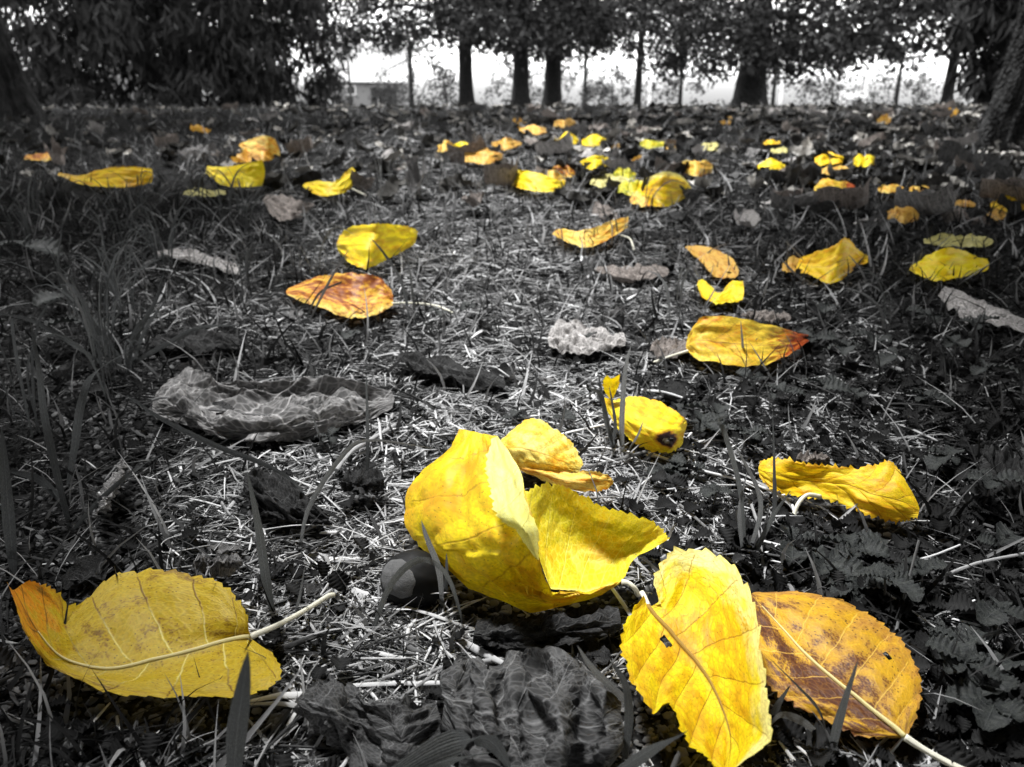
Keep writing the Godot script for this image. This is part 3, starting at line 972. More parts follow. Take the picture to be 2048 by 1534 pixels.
# ================= litter
func small_leaf(sd: float, curl: float) -> ArrayMesh:
	# one fallen leaf, a unit long, curled across and along
	var net := []
	for i in 5:
		var u := i / 4.0
		var w := (0.20 + 0.12 * absf(sin(sd * 3.0))) * pow(sin(PI * (0.1 + 0.82 * u)), 0.8)
		var row := []
		for j in 3:
			var s := j - 1.0
			row.append(Vector3(u - 0.5 + 0.04 * sin(sd + i), curl * (0.16 * s * s + 0.25 * (u - 0.5) * (u - 0.5)) + 0.05 * sin(sd * 2.0 + i * 1.9 + j), s * w))
		net.append(row)
	var v := PackedVector3Array()
	var uv := PackedVector2Array()
	var idx := PackedInt32Array()
	var nu := 12
	var nv := 6
	for i in nu + 1:
		var section := []
		for k in 3:
			var line := []
			for r in net: line.append(r[k])
			section.append(along(line, float(i) / nu))
		for j in nv + 1:
			var p := along(section, float(j) / nv)
			p.y += 0.05 * fine.get_noise_3d(i * 0.3, j * 0.5, sd * 5.0)
			if j == 0 or j == nv: p.z += 0.14 * fine.get_noise_2d(i * 1.7, sd * 3.0 + j)
			p.y += 0.10 * (0.3 - absf(crease.get_noise_3d(i * 0.30, j * 0.35, sd * 7.0)))
			v.append(p)
			uv.append(Vector2(float(j) / nv, float(i) / nu))
	for i in nu:
		for j in nv:
			var a := i * (nv + 1) + j
			var b := a + nv + 1
			idx.append_array([a, a + 1, b, a + 1, b + 1, b])
	return arrays_mesh(v, idx, uv, smooth_normals(v, idx))

var litter_forms := []

func litter():
	for k in 7: litter_forms.append(small_leaf(k * 1.9 + 0.4, [0.6, 1.1, 1.7, -0.8, 0.9, 1.4, -1.2][k]))
	var kinds := [["dry beige litter leaf", "dead_warm"], ["pale bleached litter leaf", "dead_pale"], ["grey withered litter leaf", "dead_mid"], ["dark rotten litter leaf", "dead_dark"], ["black rotten litter leaf", "dead_black"], ["dull tan litter leaf", "tan"]]
	for k in 270:
		var z := -lerpf(1.25, 6.2, pow(rng.randf(), 0.9))
		# the litter lies thickest on the furrowed trunk's side
		var x := absf(z) * rng.randf_range(-0.55, 0.62)
		if x < -0.05 * absf(z) and rng.randf() < 0.62: x = absf(z) * rng.randf_range(0.0, 0.62)
		var pick := rng.randf()
		var kind: Array = kinds[0 if pick < 0.24 else 1 if pick < 0.38 else 2 if pick < 0.62 else 3 if pick < 0.82 else 4 if pick < 0.955 else 5]
		var o := part("litter_leaf", litter_forms[k % 7], M[kind[1]], self)
		var s := rng.randf_range(0.06, 0.12)
		o.position = Vector3(x, height(x, z) + 0.010 + rng.randf() * 0.008, z)
		o.rotation = Vector3(rng.randf_range(-0.35, 0.35), rng.randf() * TAU, rng.randf_range(-0.35, 0.35))
		o.scale = Vector3(s, s * rng.randf_range(0.8, 1.6), s)
		var size_word := "small " if s < 0.078 else "large " if s > 0.102 else "middling "
		tag(o, size_word + kind[0] + (" beyond " if z < -3.4 else " near ") + beside(x, z), "leaf", size_word + kind[0] + (" beyond " if z < -3.4 else " near ") + beside(x, z))
	for k in 46:
		var z := -rng.randf_range(0.26, 1.1)
		var x := absf(z) * rng.randf_range(-0.6, 0.6)
		var o := part("leaf_scrap", litter_forms[k % 7], M[["dead_black", "dead_dark", "dead_mid", "dead_black"][k % 4]], self)
		o.position = Vector3(x, height(x, z) + 0.004, z)
		o.rotation = Vector3(rng.randf_range(-0.2, 0.2), rng.randf() * TAU, rng.randf_range(-0.2, 0.2))
		o.scale = Vector3(1, 0.8, 1) * rng.randf_range(0.012, 0.034)
		tag(o, ["black", "dark grey", "mid grey", "black"][k % 4] + " dry leaf scrap near " + beside(x, z), "leaf scrap", ["black", "dark", "grey", "black"][k % 4] + " leaf scraps near " + beside(x, z))

func spread(called: String, label: String, category: String, mesh: Mesh, mat: Material, data: Array):
	# data: [Transform3D, Color]
	var mm := MultiMesh.new()
	mm.transform_format = MultiMesh.TRANSFORM_3D
	mm.use_colors = true
	mm.mesh = mesh
	mm.instance_count = data.size()
	for i in data.size():
		mm.set_instance_transform(i, data[i][0])
		mm.set_instance_color(i, data[i][1])
	var o := MultiMeshInstance3D.new()
	o.name = numbered(called)
	o.multimesh = mm
	o.material_override = mat
	add_child(o)
	tag(o, label, category, "", "stuff")

func straw_mesh(bend: float, kink: float, thick: float, flat: float) -> ArrayMesh:
	# a broken stem a unit long: nearly straight, flattened, kinked once, split at one end
	var path := [Vector3(-0.5, 0, 0), Vector3(-0.18, bend * 0.6, kink * 0.4), Vector3(0.16, bend, kink), Vector3(0.5, bend * 0.2, -kink * 0.6)]
	var v := PackedVector3Array()
	var idx := PackedInt32Array()
	for i in 4:
		var c: Vector3 = path[i]
		var r: float = thick * [0.8, 1.05, 0.95, 0.35][i]
		for j in 5: v.append(c + Vector3(0.03 * sin(j * 2.1) if i == 0 or i == 3 else 0.0, cos(TAU * j / 5.0) * r * flat, sin(TAU * j / 5.0) * r))
	for i in 3:
		for j in 5:
			var a := i * 5 + j
			var b := i * 5 + (j + 1) % 5
			idx.append_array([a, a + 5, b, b, a + 5, b + 5])
	return arrays_mesh(v, idx, null, smooth_normals(v, idx))

func crumb_mesh(sd: float) -> ArrayMesh:
	var v := PackedVector3Array()
	var idx := PackedInt32Array()
	for i in 5:
		for j in 7:
			var a := PI * i / 4.0
			var b := TAU * (j % 6) / 6.0
			var d := Vector3(sin(a) * cos(b), cos(a) * 0.6, sin(a) * sin(b))
			v.append(d * (1.0 + 0.3 * fine.get_noise_3d(d.x * 2.0 + sd, d.y * 2.0, d.z * 2.0)))
	for i in 4:
		for j in 6:
			var a := i * 7 + j
			idx.append_array([a, a + 7, a + 1, a + 1, a + 7, a + 8])
	return arrays_mesh(v, idx, null, smooth_normals(v, idx))

func grass_blade(lean: float, curl: float) -> ArrayMesh:
	var v := PackedVector3Array()
	var idx := PackedInt32Array()
	for i in 5:
		var t := i / 4.0
		var w := 0.03 * (1.0 - t * t * 0.95)
		var c := Vector3(lean * t + curl * t * t, t * (1.0 - 0.25 * curl * t), 0.06 * sin(t * 3.0))
		v.append(c + Vector3(0, 0, -w))
		v.append(c + Vector3(0, -w * 0.3, 0))
		v.append(c + Vector3(0, 0, w))
	for i in 4:
		for k in 2:
			var a := i * 3 + k
			idx.append_array([a, a + 3, a + 1, a + 1, a + 3, a + 4])
	return arrays_mesh(v, idx, null, smooth_normals(v, idx))

func cell(x: float, z: float) -> Vector2i:
	return Vector2i(int(floor(x * 160.0)), int(floor(z * 160.0)))

func pale_zone(x: float, z: float) -> float:
	# how much dry straw lies on bare soil here: a worn track through grass on one side and herbs on the other
	var d := absf(z)
	var half := 0.10 + 0.24 * d
	var c := 0.02 * d
	var n := noise.get_noise_2d(x * 5.0 + 40.0, z * 5.0)
	return clampf(1.35 - absf(x - c) / half + n * 0.8, 0.02, 1.0)

func covers():
	var g := func(v: float) -> Color: return Color(v, v, v)
	# broken straw
	for form in 6:
		var data := []
		var mesh := straw_mesh([0.01, 0.05, 0.01, 0.09, 0.02, 0.02][form], [0.01, 0.04, 0.015, 0.03, 0.02, 0.05][form], [0.022, 0.018, 0.011, 0.016, 0.036, 0.075][form], [0.4, 0.6, 0.8, 0.6, 0.3, 0.2][form])
		while data.size() < [17000, 10000, 17000, 5000, 11000, 12000][form]:
			var z := -0.17 * pow(26.0, pow(rng.randf(), 1.15))
			var x := absf(z) * rng.randf_range(-0.80, 0.80) + rng.randf_range(-0.06, 0.06)
			var pale := pale_zone(x, z)
			if rng.randf() > 0.16 + 0.84 * pale: continue
			var grow := 1.0 + 0.35 * maxf(0.0, absf(z) - 0.7)
			var l: float = lerpf(0.004, 0.034, pow(rng.randf(), 1.5)) * (1.7 if rng.randf() < 0.10 else 1.0) * grow * [1.0, 1.0, 0.8, 1.1, 0.75, 0.4][form]
			var b := Basis.from_euler(Vector3(rng.randfn() * 0.5, rng.randf() * TAU, rng.randfn() * 0.13))
			b = b * Basis.from_scale(Vector3(l, l, l * rng.randf_range(0.6, 1.3)))
			var lift := absf(rng.randfn()) * 0.0020 + 0.0004
			var tone := rng.randf()
			var c: Color = g.call(lerpf(0.01, 0.09, tone) if rng.randf() > 0.05 + 0.68 * pale else lerpf(0.22, 0.75, tone * tone))
			if covered.has(cell(x, z)): continue
			data.append([Transform3D(b, Vector3(x, height(x, z) + lift, z)), c])
		spread("dry_straw", ["straight broken straw strewn over the soil", "bent dry grass stems strewn over the soil", "thin straw splinters strewn over the soil", "arched dry stems strewn over the soil", "stubby dry grass pieces strewn over the soil", "chopped flat grass chips strewn over the soil"][form], "straw", mesh, M.tinted, data)
	# crumbs of soil and flat seeds
	for form in 2:
		var data := []
		while data.size() < 21000:
			var z := -0.17 * pow(9.0, pow(rng.randf(), 1.1))
			var x := absf(z) * rng.randf_range(-0.75, 0.75) + rng.randf_range(-0.05, 0.05)
			var s := lerpf(0.0005, 0.0024, pow(rng.randf(), 1.6)) * (1.0 + 0.5 * absf(z))
			var b := Basis.from_euler(Vector3(rng.randf() * 0.6, rng.randf() * TAU, rng.randf() * 0.6)) * Basis.from_scale(Vector3(s, s * (0.75 if form == 0 else 0.4), s))
			data.append([Transform3D(b, Vector3(x, height(x, z) + s * 0.2, z)), g.call(rng.randf_range(0.02, 0.17))])
		spread(["soil_crumbs", "fallen_seeds"][form], ["crumbs of dark soil on the ground", "small flat round seeds strewn on the soil"][form], ["soil", "seeds"][form], crumb_mesh(form * 3.0), M.tinted, data)
	# short lawn grass
	for form in 3:
		var data := []
		var mesh := grass_blade([0.15, 0.45, 0.8][form], [0.3, 0.7, 0.9][form])
		while data.size() < [9000, 9000, 7000][form]:
			var z := -0.2 * pow(38.0, pow(rng.randf(), 0.75))
			var x := absf(z) * rng.randf_range(-0.85, 0.85)
			var pale := pale_zone(x, z)
			var near := clampf((absf(z) - 0.45) / 0.7, 0.0, 1.0)
			if rng.randf() > lerpf(0.30 - 0.26 * pale, 0.85 - 0.25 * pale, near) or covered.has(cell(x, z)): continue
			var h := rng.randf_range(0.010, 0.034) * (1.0 + 0.25 * minf(3.0, absf(z)))
			var b := Basis.from_euler(Vector3(rng.randfn() * 0.35, rng.randf() * TAU, rng.randfn() * 0.35)) * Basis.from_scale(Vector3(h, h, rng.randf_range(0.016, 0.045) * (1.0 + 0.3 * absf(z))))
			var tone := rng.randf()
			data.append([Transform3D(b, Vector3(x, height(x, z) - 0.001, z)), g.call(lerpf(0.01, 0.05, tone) if rng.randf() < 0.78 - 0.3 * pale else lerpf(0.15, 0.42, tone))])
		spread("lawn_grass", ["short upright grass blades of the thin lawn", "leaning short grass blades of the thin lawn", "flattened short grass blades of the thin lawn"][form], "grass", mesh, M.tinted_green, data)
	# small leaflets of creeping herbs between everything, thickest on the herb side
	var cover := []
	while cover.size() < 5200:
		var z := -0.2 * pow(14.0, pow(rng.randf(), 0.9))
		var x := absf(z) * rng.randf_range(-0.75, 0.8)
		var right := clampf((x / absf(z) - 0.12) * 4.0, 0.0, 1.0)
		if rng.randf() > 0.10 + 0.75 * right + 0.15 * noise.get_noise_2d(x * 9.0, z * 9.0) or covered.has(cell(x, z)): continue
		var s := rng.randf_range(0.25, 1.1) * (1.0 + 0.35 * absf(z))
		var b := Basis.from_euler(Vector3(rng.randfn() * 0.3, rng.randf() * TAU, rng.randfn() * 0.3)).scaled_local(Vector3.ONE * s)
		cover.append([Transform3D(b, Vector3(x, height(x, z) + rng.randf_range(0.001, 0.009), z)), g.call(rng.randf_range(0.010, 0.030))])
	spread("creeping_herbs", "small toothed leaflets of creeping herbs covering the soil", "herbs", leaflet(0.011, 0.008), M.tinted_green, cover)
	# the far litter that nobody could count
	var far := []
	while far.size() < 5200:
		var z := -lerpf(1.6, 12.0, pow(rng.randf(), 0.8))
		var x := absf(z) * rng.randf_range(-0.9, 0.9)
		var thick := clampf(0.45 + 0.9 * x / absf(z), 0.14, 1.0)
		if rng.randf() > thick: continue
		var s := rng.randf_range(0.03, 0.085)
		var b := Basis.from_euler(Vector3(rng.randfn() * 0.35, rng.randf() * TAU, rng.randfn() * 0.35)).scaled_local(Vector3.ONE * s)
		var v := rng.randf()
		var tone := lerpf(0.012, 0.09, v) if rng.randf() < 0.72 else lerpf(0.16, 0.55, v)
		far.append([Transform3D(b, Vector3(x, height(x, z) + rng.randf_range(0.002, 0.018), z)), Color(tone * 1.04, tone, tone * 0.93)])
	spread("leaf_litter", "mass of withered leaves covering the far lawn", "leaf litter", litter_forms[1], M.tinted, far)

# ================= tables
const LEAF_TABLE := [
	{"name": "fallen_leaf", "label": "yellow leaf lying underside up, its orange tip curled, long white stalk", "cat": "leaf", "mat": "gold_tip", "s": [{"k": 5, "nu": 120, "nv": 44, "tooth": 26.0, "ta": 0.0016, "quilt": 0.0011, "cr": 0.0012, "rib": 0.0006, "midrib": "rib_pale", "p": [-1101,175,-2854,-1099,155,-2861,-1102,135,-2864,-1041,145,-2802,-968,165,-2730,-1144,225,-2947,-1143,195,-2885,-1196,135,-2831,-992,175,-2643,-882,205,-2550,-1290,245,-3090,-1298,215,-2943,-1321,135,-2774,-1146,165,-2569,-974,195,-2458,-1565,245,-3200,-1543,205,-2993,-1461,135,-2716,-1359,145,-2564,-1252,155,-2490,-1802,225,-3190,-1724,195,-2936,-1611,135,-2668,-1568,145,-2578,-1522,145,-2520,-1855,235,-2944,-1816,215,-2808,-1778,175,-2678,-1776,175,-2628,-1802,195,-2619,-1906,335,-2915,-1906,295,-2833,-1886,275,-2714,-1886,285,-2670,-1890,325,-2658,-1973,415,-2869,-1998,405,-2856,-2009,405,-2814,-2024,415,-2817,-2039,435,-2829]}], "short": "the orange-tipped leaf", "stalk": [-1103,135,-2867,-1006,120,-2975,-916,90,-3134,-854,90,-3218,-830,80,-3244]},
	{"name": "fallen_leaf", "label": "large bright yellow leaf folded over itself beside the conker, pale flap on top", "cat": "leaf", "mat": "lemon", "s": [{"k": 5, "nu": 110, "nv": 44, "tooth": 30.0, "ta": 0.0003, "quilt": 0.0021, "cr": 0.003, "mat": "lemon_smooth", "half": 2, "p": [-280,565,-4061,-224,575,-4012,-174,585,-3964,-128,595,-3922,-75,605,-3881,-347,475,-3957,-256,525,-3851,-174,565,-3749,-95,605,-3643,-7,645,-3565,-509,345,-3980,-362,465,-3714,-213,545,-3530,-78,615,-3393,38,665,-3335,-566,245,-3857,-400,385,-3550,-215,495,-3314,-52,585,-3167,66,645,-3124,-521,175,-3669,-362,325,-3371,-185,435,-3146,-30,525,-3018,102,585,-2977,-402,135,-3476,-262,245,-3241,-118,335,-3083,13,405,-3002,114,445,-2990,-174,85,-3277,-89,155,-3175,-9,195,-3137,80,235,-3117,162,255,-3061,60,65,-3165,104,105,-3132,149,135,-3128,182,165,-3123,204,185,-3124,336,95,-3196,343,135,-3158,348,155,-3145,350,175,-3131,354,185,-3128,494,145,-3229,500,155,-3227,504,165,-3224,504,175,-3213,507,175,-3217]}, {"k": 3, "nu": 90, "nv": 14, "tooth": 20.0, "ta": 0.0013, "quilt": 0.0004, "cr": 0.0014, "mat": "pale_yellow", "half": 1, "one": true, "p": [-101,635,-3783,-87,645,-3776,-75,605,-3881,-117,695,-3412,-62,695,-3436,-7,645,-3565,-108,725,-3202,-36,720,-3219,38,665,-3335,-88,715,-3061,-17,710,-3073,56,655,-3178,-65,685,-2926,7,680,-2947,82,625,-3056,12,615,-2919,58,620,-2903,106,575,-2970,67,505,-2960,88,520,-2926,113,485,-2973,106,455,-2955,108,475,-2924,113,445,-2971]}, {"k": 5, "nu": 100, "nv": 40, "tooth": 24.0, "ta": 0.0015, "quilt": 0.0009, "cr": 0.001, "mat": "lemon_vein", "half": 1, "one": true, "p": [60,405,-3641,64,335,-3541,87,265,-3448,121,225,-3357,142,205,-3282,164,445,-3661,164,325,-3608,168,225,-3490,175,175,-3349,177,175,-3162,273,445,-3613,275,305,-3594,273,195,-3517,271,145,-3352,266,175,-3147,423,415,-3496,419,285,-3531,394,185,-3487,373,135,-3367,356,175,-3143,572,395,-3435,557,285,-3460,523,195,-3448,488,145,-3373,445,175,-3178,682,375,-3377,646,285,-3414,590,215,-3416,540,175,-3349,507,175,-3217,717,365,-3269,683,305,-3315,636,255,-3339,595,215,-3364,565,195,-3360]}], "short": "the large folded yellow leaf", "stalk": [503,170,-3216,532,170,-3209,559,150,-3198,585,100,-3216]},
	{"name": "fallen_leaf", "label": "heart-shaped yellow leaf with brown midrib, overlapping the brown spotted leaf", "cat": "leaf", "mat": "lemon_brownvein", "s": [{"k": 5, "nu": 120, "nv": 44, "tooth": 22.0, "ta": 0.0018, "quilt": 0.0013, "cr": 0.0013, "midrib": "rib_brown", "hole": [0.27, -0.14, 0.035, 0.05], "p": [574,225,-3037,583,205,-3029,589,195,-2999,618,205,-2993,640,225,-2975,464,245,-2818,531,215,-2875,613,195,-2929,675,225,-3019,629,265,-3111,424,265,-2620,532,215,-2713,655,185,-2831,763,245,-3083,739,335,-3224,445,265,-2425,551,205,-2578,699,175,-2733,840,265,-2944,917,365,-3127,491,265,-2286,582,205,-2481,736,175,-2643,864,275,-2745,960,405,-2814,563,245,-2340,625,195,-2414,762,175,-2524,852,285,-2509,914,425,-2503,584,235,-2213,652,195,-2278,772,175,-2385,824,285,-2301,858,425,-2239,645,215,-2134,679,195,-2165,765,175,-2253,800,265,-2171,820,385,-2056,682,215,-2081,698,205,-2087,711,195,-2090,715,225,-2072,720,285,-2029]}], "short": "the heart-shaped leaf", "stalk": [599,160,-3048,592,170,-3093,587,160,-3145]},
	{"name": "fallen_leaf", "label": "brown and yellow spotted leaf lying underside up with a thick pale stalk", "cat": "leaf", "mat": "brown_spot", "s": [{"k": 5, "nu": 120, "nv": 40, "tooth": 24.0, "ta": 0.0016, "quilt": 0.0012, "cr": 0.0008, "rib": 0.0006, "midrib": "rib_pale", "hole": [0.42, -0.72, 0.018, 0.035], "p": [1418,135,-2318,1410,135,-2313,1404,135,-2308,1401,125,-2316,1397,115,-2324,1509,155,-2433,1430,155,-2394,1365,135,-2384,1308,125,-2353,1270,105,-2342,1588,155,-2595,1444,165,-2514,1308,135,-2494,1223,125,-2440,1169,95,-2434,1612,155,-2790,1416,175,-2658,1249,135,-2618,1128,125,-2546,1052,95,-2539,1569,165,-2925,1369,175,-2796,1197,135,-2758,1070,125,-2674,991,95,-2666,1473,165,-3067,1287,175,-2946,1155,135,-2920,1038,125,-2844,976,95,-2834,1305,155,-3156,1197,155,-3099,1118,125,-3086,1052,115,-3045,1019,95,-3036,1117,125,-3203,1103,125,-3195,1095,115,-3202,1088,105,-3208,1081,95,-3211]}], "short": "the brown spotted leaf", "stalk": [1398,145,-2298,1451,130,-2253,1520,120,-2196,1586,120,-2140]},
	{"name": "fallen_leaf", "label": "crumpled cream and orange leaf in two folds behind the large folded yellow leaf", "cat": "leaf", "mat": "cream", "s": [{"k": 4, "nu": 70, "nv": 30, "tooth": 14.0, "ta": 0.0014, "quilt": 0.0012, "cr": 0.0016, "p": [-74,145,-4581,-74,185,-4605,-74,215,-4628,-65,225,-4680,33,125,-4484,42,215,-4470,64,285,-4548,114,305,-4810,182,125,-4417,189,205,-4389,213,265,-4491,267,285,-4683,316,125,-4397,314,175,-4383,332,215,-4457,385,225,-4570,399,135,-4397,405,145,-4410,412,155,-4424,429,165,-4450]}, {"k": 3, "nu": 60, "nv": 20, "tooth": 14.0, "ta": 0.0014, "quilt": 0.001, "cr": 0.0012, "mat": "amber", "p": [33,135,-4444,42,145,-4437,54,155,-4430,167,95,-4391,179,155,-4338,202,155,-4404,310,85,-4283,319,165,-4230,340,165,-4331,464,95,-4222,457,185,-4173,459,235,-4218,549,125,-4220,552,185,-4191,536,215,-4207,580,165,-4199,580,175,-4204,576,175,-4223]}], "short": "the crumpled cream leaf"},
	{"name": "fallen_leaf", "label": "yellow leaf with a dark ragged hole beside a brown twig", "cat": "leaf", "mat": "lemon_holed", "s": [{"k": 3, "nu": 90, "nv": 36, "tooth": 22.0, "ta": 0.0012, "quilt": 0.0012, "cr": 0.0014, "hole": [0.71, -0.46, 0.045, 0.16], "p": [627,265,-5237,626,265,-5265,628,265,-5284,680,165,-5122,674,215,-5179,699,235,-5312,728,125,-5005,738,225,-5067,789,235,-5341,840,105,-4812,838,245,-4853,871,265,-5312,976,95,-4759,958,235,-4796,1005,275,-5184,1084,105,-4828,1076,215,-4858,1097,255,-5038,1167,165,-5038,1163,185,-5025,1155,205,-5029]}], "short": "the holed yellow leaf"},
	{"name": "fallen_leaf", "label": "tiny heart-shaped bright yellow leaf standing above the holed leaf", "cat": "leaf", "mat": "lemon", "s": [{"k": 3, "nu": 40, "nv": 16, "tooth": 10.0, "ta": 0.001, "quilt": 0.0004, "cr": 0.0006, "p": [680,245,-5306,687,245,-5306,697,245,-5306,632,325,-5272,690,315,-5298,732,325,-5310,621,395,-5261,679,385,-5288,740,395,-5310,644,445,-5243,677,425,-5229,735,445,-5263]}]},
	{"name": "fallen_leaf", "label": "golden toothed leaf bent in the middle, lying on herbs and grass", "cat": "leaf", "mat": "gold_vein", "s": [{"k": 3, "nu": 110, "nv": 36, "tooth": 26.0, "ta": 0.0018, "quilt": 0.0014, "cr": 0.0018, "p": [1451,145,-4313,1450,175,-4350,1465,215,-4389,1492,125,-4196,1508,195,-4246,1554,245,-4380,1617,95,-4174,1675,145,-4281,1685,245,-4307,1752,95,-4150,1786,155,-4230,1810,255,-4254,1857,105,-4056,1875,205,-4104,1908,275,-4182,1929,115,-3927,1946,225,-3978,2019,305,-4153,2057,105,-3875,2068,215,-3912,2103,345,-4102,2158,145,-3848,2176,185,-3884,2157,245,-3941]}], "short": "the golden toothed leaf", "stalk": [1748,110,-4146,1661,140,-4108,1592,130,-4039,1554,80,-3989,1536,30,-3940]},
	{"name": "fallen_leaf", "label": "bright yellow cupped leaf standing up just behind the rusty orange leaf", "cat": "leaf", "mat": "lemon_mottle", "s": [{"k": 3, "nu": 60, "nv": 20, "tooth": 18.0, "ta": 0.0014, "quilt": 0.0014, "cr": 0.0036, "p": [-2291,149,-10808,-2335,226,-10925,-2304,343,-11015,-2040,139,-10232,-2068,318,-10452,-2054,512,-10621,-1766,135,-9907,-1733,373,-10169,-1688,605,-10370,-1600,135,-10461,-1562,331,-10724,-1515,492,-10925,-1444,139,-11022,-1431,247,-11243,-1376,375,-11411,-1353,149,-11429,-1342,211,-11547,-1328,286,-11636]}], "short": "the cupped yellow leaf", "stalk": [-1767,140,-9914,-1757,80,-9905,-1726,40,-9810]},
	{"name": "fallen_leaf", "label": "rusty orange mottled leaf with a pale yellow rim and long stalk", "cat": "leaf", "mat": "rust", "s": [{"k": 3, "nu": 60, "nv": 20, "tooth": 20.0, "ta": 0.0014, "quilt": 0.0014, "cr": 0.0036, "p": [-2442,109,-8716,-2497,110,-8867,-2508,113,-9039,-2085,99,-8336,-2154,176,-8670,-2182,250,-8944,-1726,95,-7968,-1796,199,-8366,-1850,336,-8692,-1528,95,-7841,-1565,205,-8239,-1584,365,-8565,-1336,99,-8046,-1381,195,-8380,-1405,301,-8654,-1238,109,-8261,-1255,142,-8439,-1288,198,-8584]}], "short": "the rusty orange leaf", "stalk": [-1251,120,-8320,-1097,110,-8377,-917,90,-8412,-756,70,-8365,-617,40,-8240]},
	{"name": "fallen_leaf", "label": "yellow leaf with rust red pointed end, cupped, its stalk on bare soil", "cat": "leaf", "mat": "amber_tip", "s": [{"k": 3, "nu": 80, "nv": 28, "tooth": 6.0, "ta": 0.0005, "quilt": 0.0014, "cr": 0.0036, "p": [1523,109,-6805,1538,115,-6927,1570,178,-7022,1580,99,-6539,1599,212,-6769,1646,362,-6946,1810,95,-6448,1868,204,-6722,1905,375,-6934,2066,95,-6473,2157,173,-6747,2227,290,-6959,2365,99,-6697,2457,115,-6927,2505,186,-7104,2672,109,-7064,2706,110,-7136,2732,110,-7212]}], "short": "the red-ended yellow leaf", "stalk": [1519,120,-6744,1355,90,-6685,1178,40,-6633]},
	{"name": "fallen_leaf", "label": "orange-yellow leaf curled up like a boat with a bent stalk", "cat": "leaf", "mat": "amber", "s": [{"k": 3, "nu": 60, "nv": 20, "tooth": 18.0, "ta": 0.0014, "quilt": 0.0014, "cr": 0.0036, "p": [604,128,-12278,650,141,-12458,719,145,-12604,821,118,-11591,841,163,-11922,895,203,-12191,1120,115,-11389,1153,171,-11762,1178,240,-12065,1474,118,-12050,1510,169,-12381,1536,275,-12649,1797,128,-12837,1834,175,-13017,1850,246,-13163]}], "short": "the boat-curled orange leaf", "stalk": [1593,140,-12130,1714,120,-11921,1727,30,-11568]},
	{"name": "fallen_leaf", "label": "dull tan-yellow pointed leaf above the butterfly-shaped yellow leaf", "cat": "leaf", "mat": "tan", "s": [{"k": 3, "nu": 60, "nv": 20, "tooth": 18.0, "ta": 0.0014, "quilt": 0.0014, "cr": 0.0036, "p": [2401,108,-11353,2427,110,-11414,2455,110,-11450,2445,98,-10894,2522,110,-11101,2650,110,-11378,2415,95,-10004,2593,110,-10520,2764,146,-10987,2471,98,-9590,2674,113,-10062,2836,123,-10461,2630,108,-9521,2703,110,-9668,2785,110,-9937]}], "short": "the dull tan pointed leaf"},
	{"name": "fallen_leaf", "label": "small crumpled yellow leaf spread like a butterfly", "cat": "leaf", "mat": "lemon_mottle", "s": [{"k": 3, "nu": 60, "nv": 20, "tooth": 18.0, "ta": 0.0014, "quilt": 0.0014, "cr": 0.003, "p": [2100,118,-9135,2124,120,-9222,2167,120,-9369,2050,108,-8613,2127,120,-8895,2255,125,-9300,2125,105,-8356,2169,120,-8504,2261,120,-8783,2254,108,-8345,2360,120,-8674,2445,166,-9032,2442,118,-8470,2508,159,-8675,2534,234,-8843]}], "short": "the butterfly leaf"},
	{"name": "fallen_leaf", "label": "golden leaf with one edge standing up as a tall spike", "cat": "leaf", "mat": "gold_vein", "s": [{"k": 3, "nu": 60, "nv": 20, "tooth": 18.0, "ta": 0.0014, "quilt": 0.0014, "cr": 0.0036, "p": [3458,119,-9897,3521,156,-10012,3572,231,-10100,3551,109,-9541,3616,181,-9757,3686,311,-9921,3645,105,-9307,3747,254,-9564,3840,441,-9760,3836,105,-9431,3966,287,-9688,4020,513,-9884,4264,109,-10080,4394,145,-10296,4473,220,-10460,4518,119,-10326,4569,127,-10441,4600,160,-10529]}], "short": "the spiked golden leaf"},
	{"name": "fallen_leaf", "label": "tent-shaped lemon yellow leaf with a folded ridge, dark grass at its end", "cat": "leaf", "mat": "lemon", "s": [{"k": 3, "nu": 60, "nv": 20, "tooth": 18.0, "ta": 0.0014, "quilt": 0.0014, "cr": 0.0036, "p": [4875,108,-9946,4921,110,-10021,4998,110,-10163,4870,98,-9513,5002,167,-9821,5133,256,-10068,5062,95,-9424,5213,208,-9772,5324,347,-10051,5508,98,-9720,5652,183,-10028,5769,245,-10275,5839,108,-9946,5943,133,-10114,5987,181,-10248]}], "short": "the tent-shaped leaf"},
	{"name": "fallen_leaf", "label": "long golden leaf lying on its side with a pale cream end", "cat": "leaf", "mat": "gold_vein", "s": [{"k": 3, "nu": 60, "nv": 20, "tooth": 18.0, "ta": 0.0014, "quilt": 0.0014, "cr": 0.0036, "p": [-10835,118,-20104,-10872,128,-20226,-10902,153,-20318,-9491,108,-18458,-9586,189,-18682,-9657,257,-18852,-8660,105,-17964,-8747,275,-18217,-8804,455,-18408,-8131,108,-17858,-8174,311,-18082,-8216,502,-18251,-7994,118,-18643,-7988,267,-18765,-8039,398,-18857]}], "short": "the long golden leaf"},
	{"name": "fallen_leaf", "label": "wavy lemon yellow leaf propped before a mottled upright leaf", "cat": "leaf", "mat": "lemon", "s": [{"k": 3, "nu": 60, "nv": 20, "tooth": 18.0, "ta": 0.0014, "quilt": 0.0014, "cr": 0.0036, "p": [-7487,116,-20655,-7511,186,-20787,-7513,248,-20886,-6420,106,-18472,-6477,273,-18706,-6492,439,-18881,-5741,106,-17871,-5786,340,-18105,-5815,552,-18280,-5362,116,-18041,-5317,385,-18173,-5372,636,-18272]}], "short": "the wavy lemon leaf"},
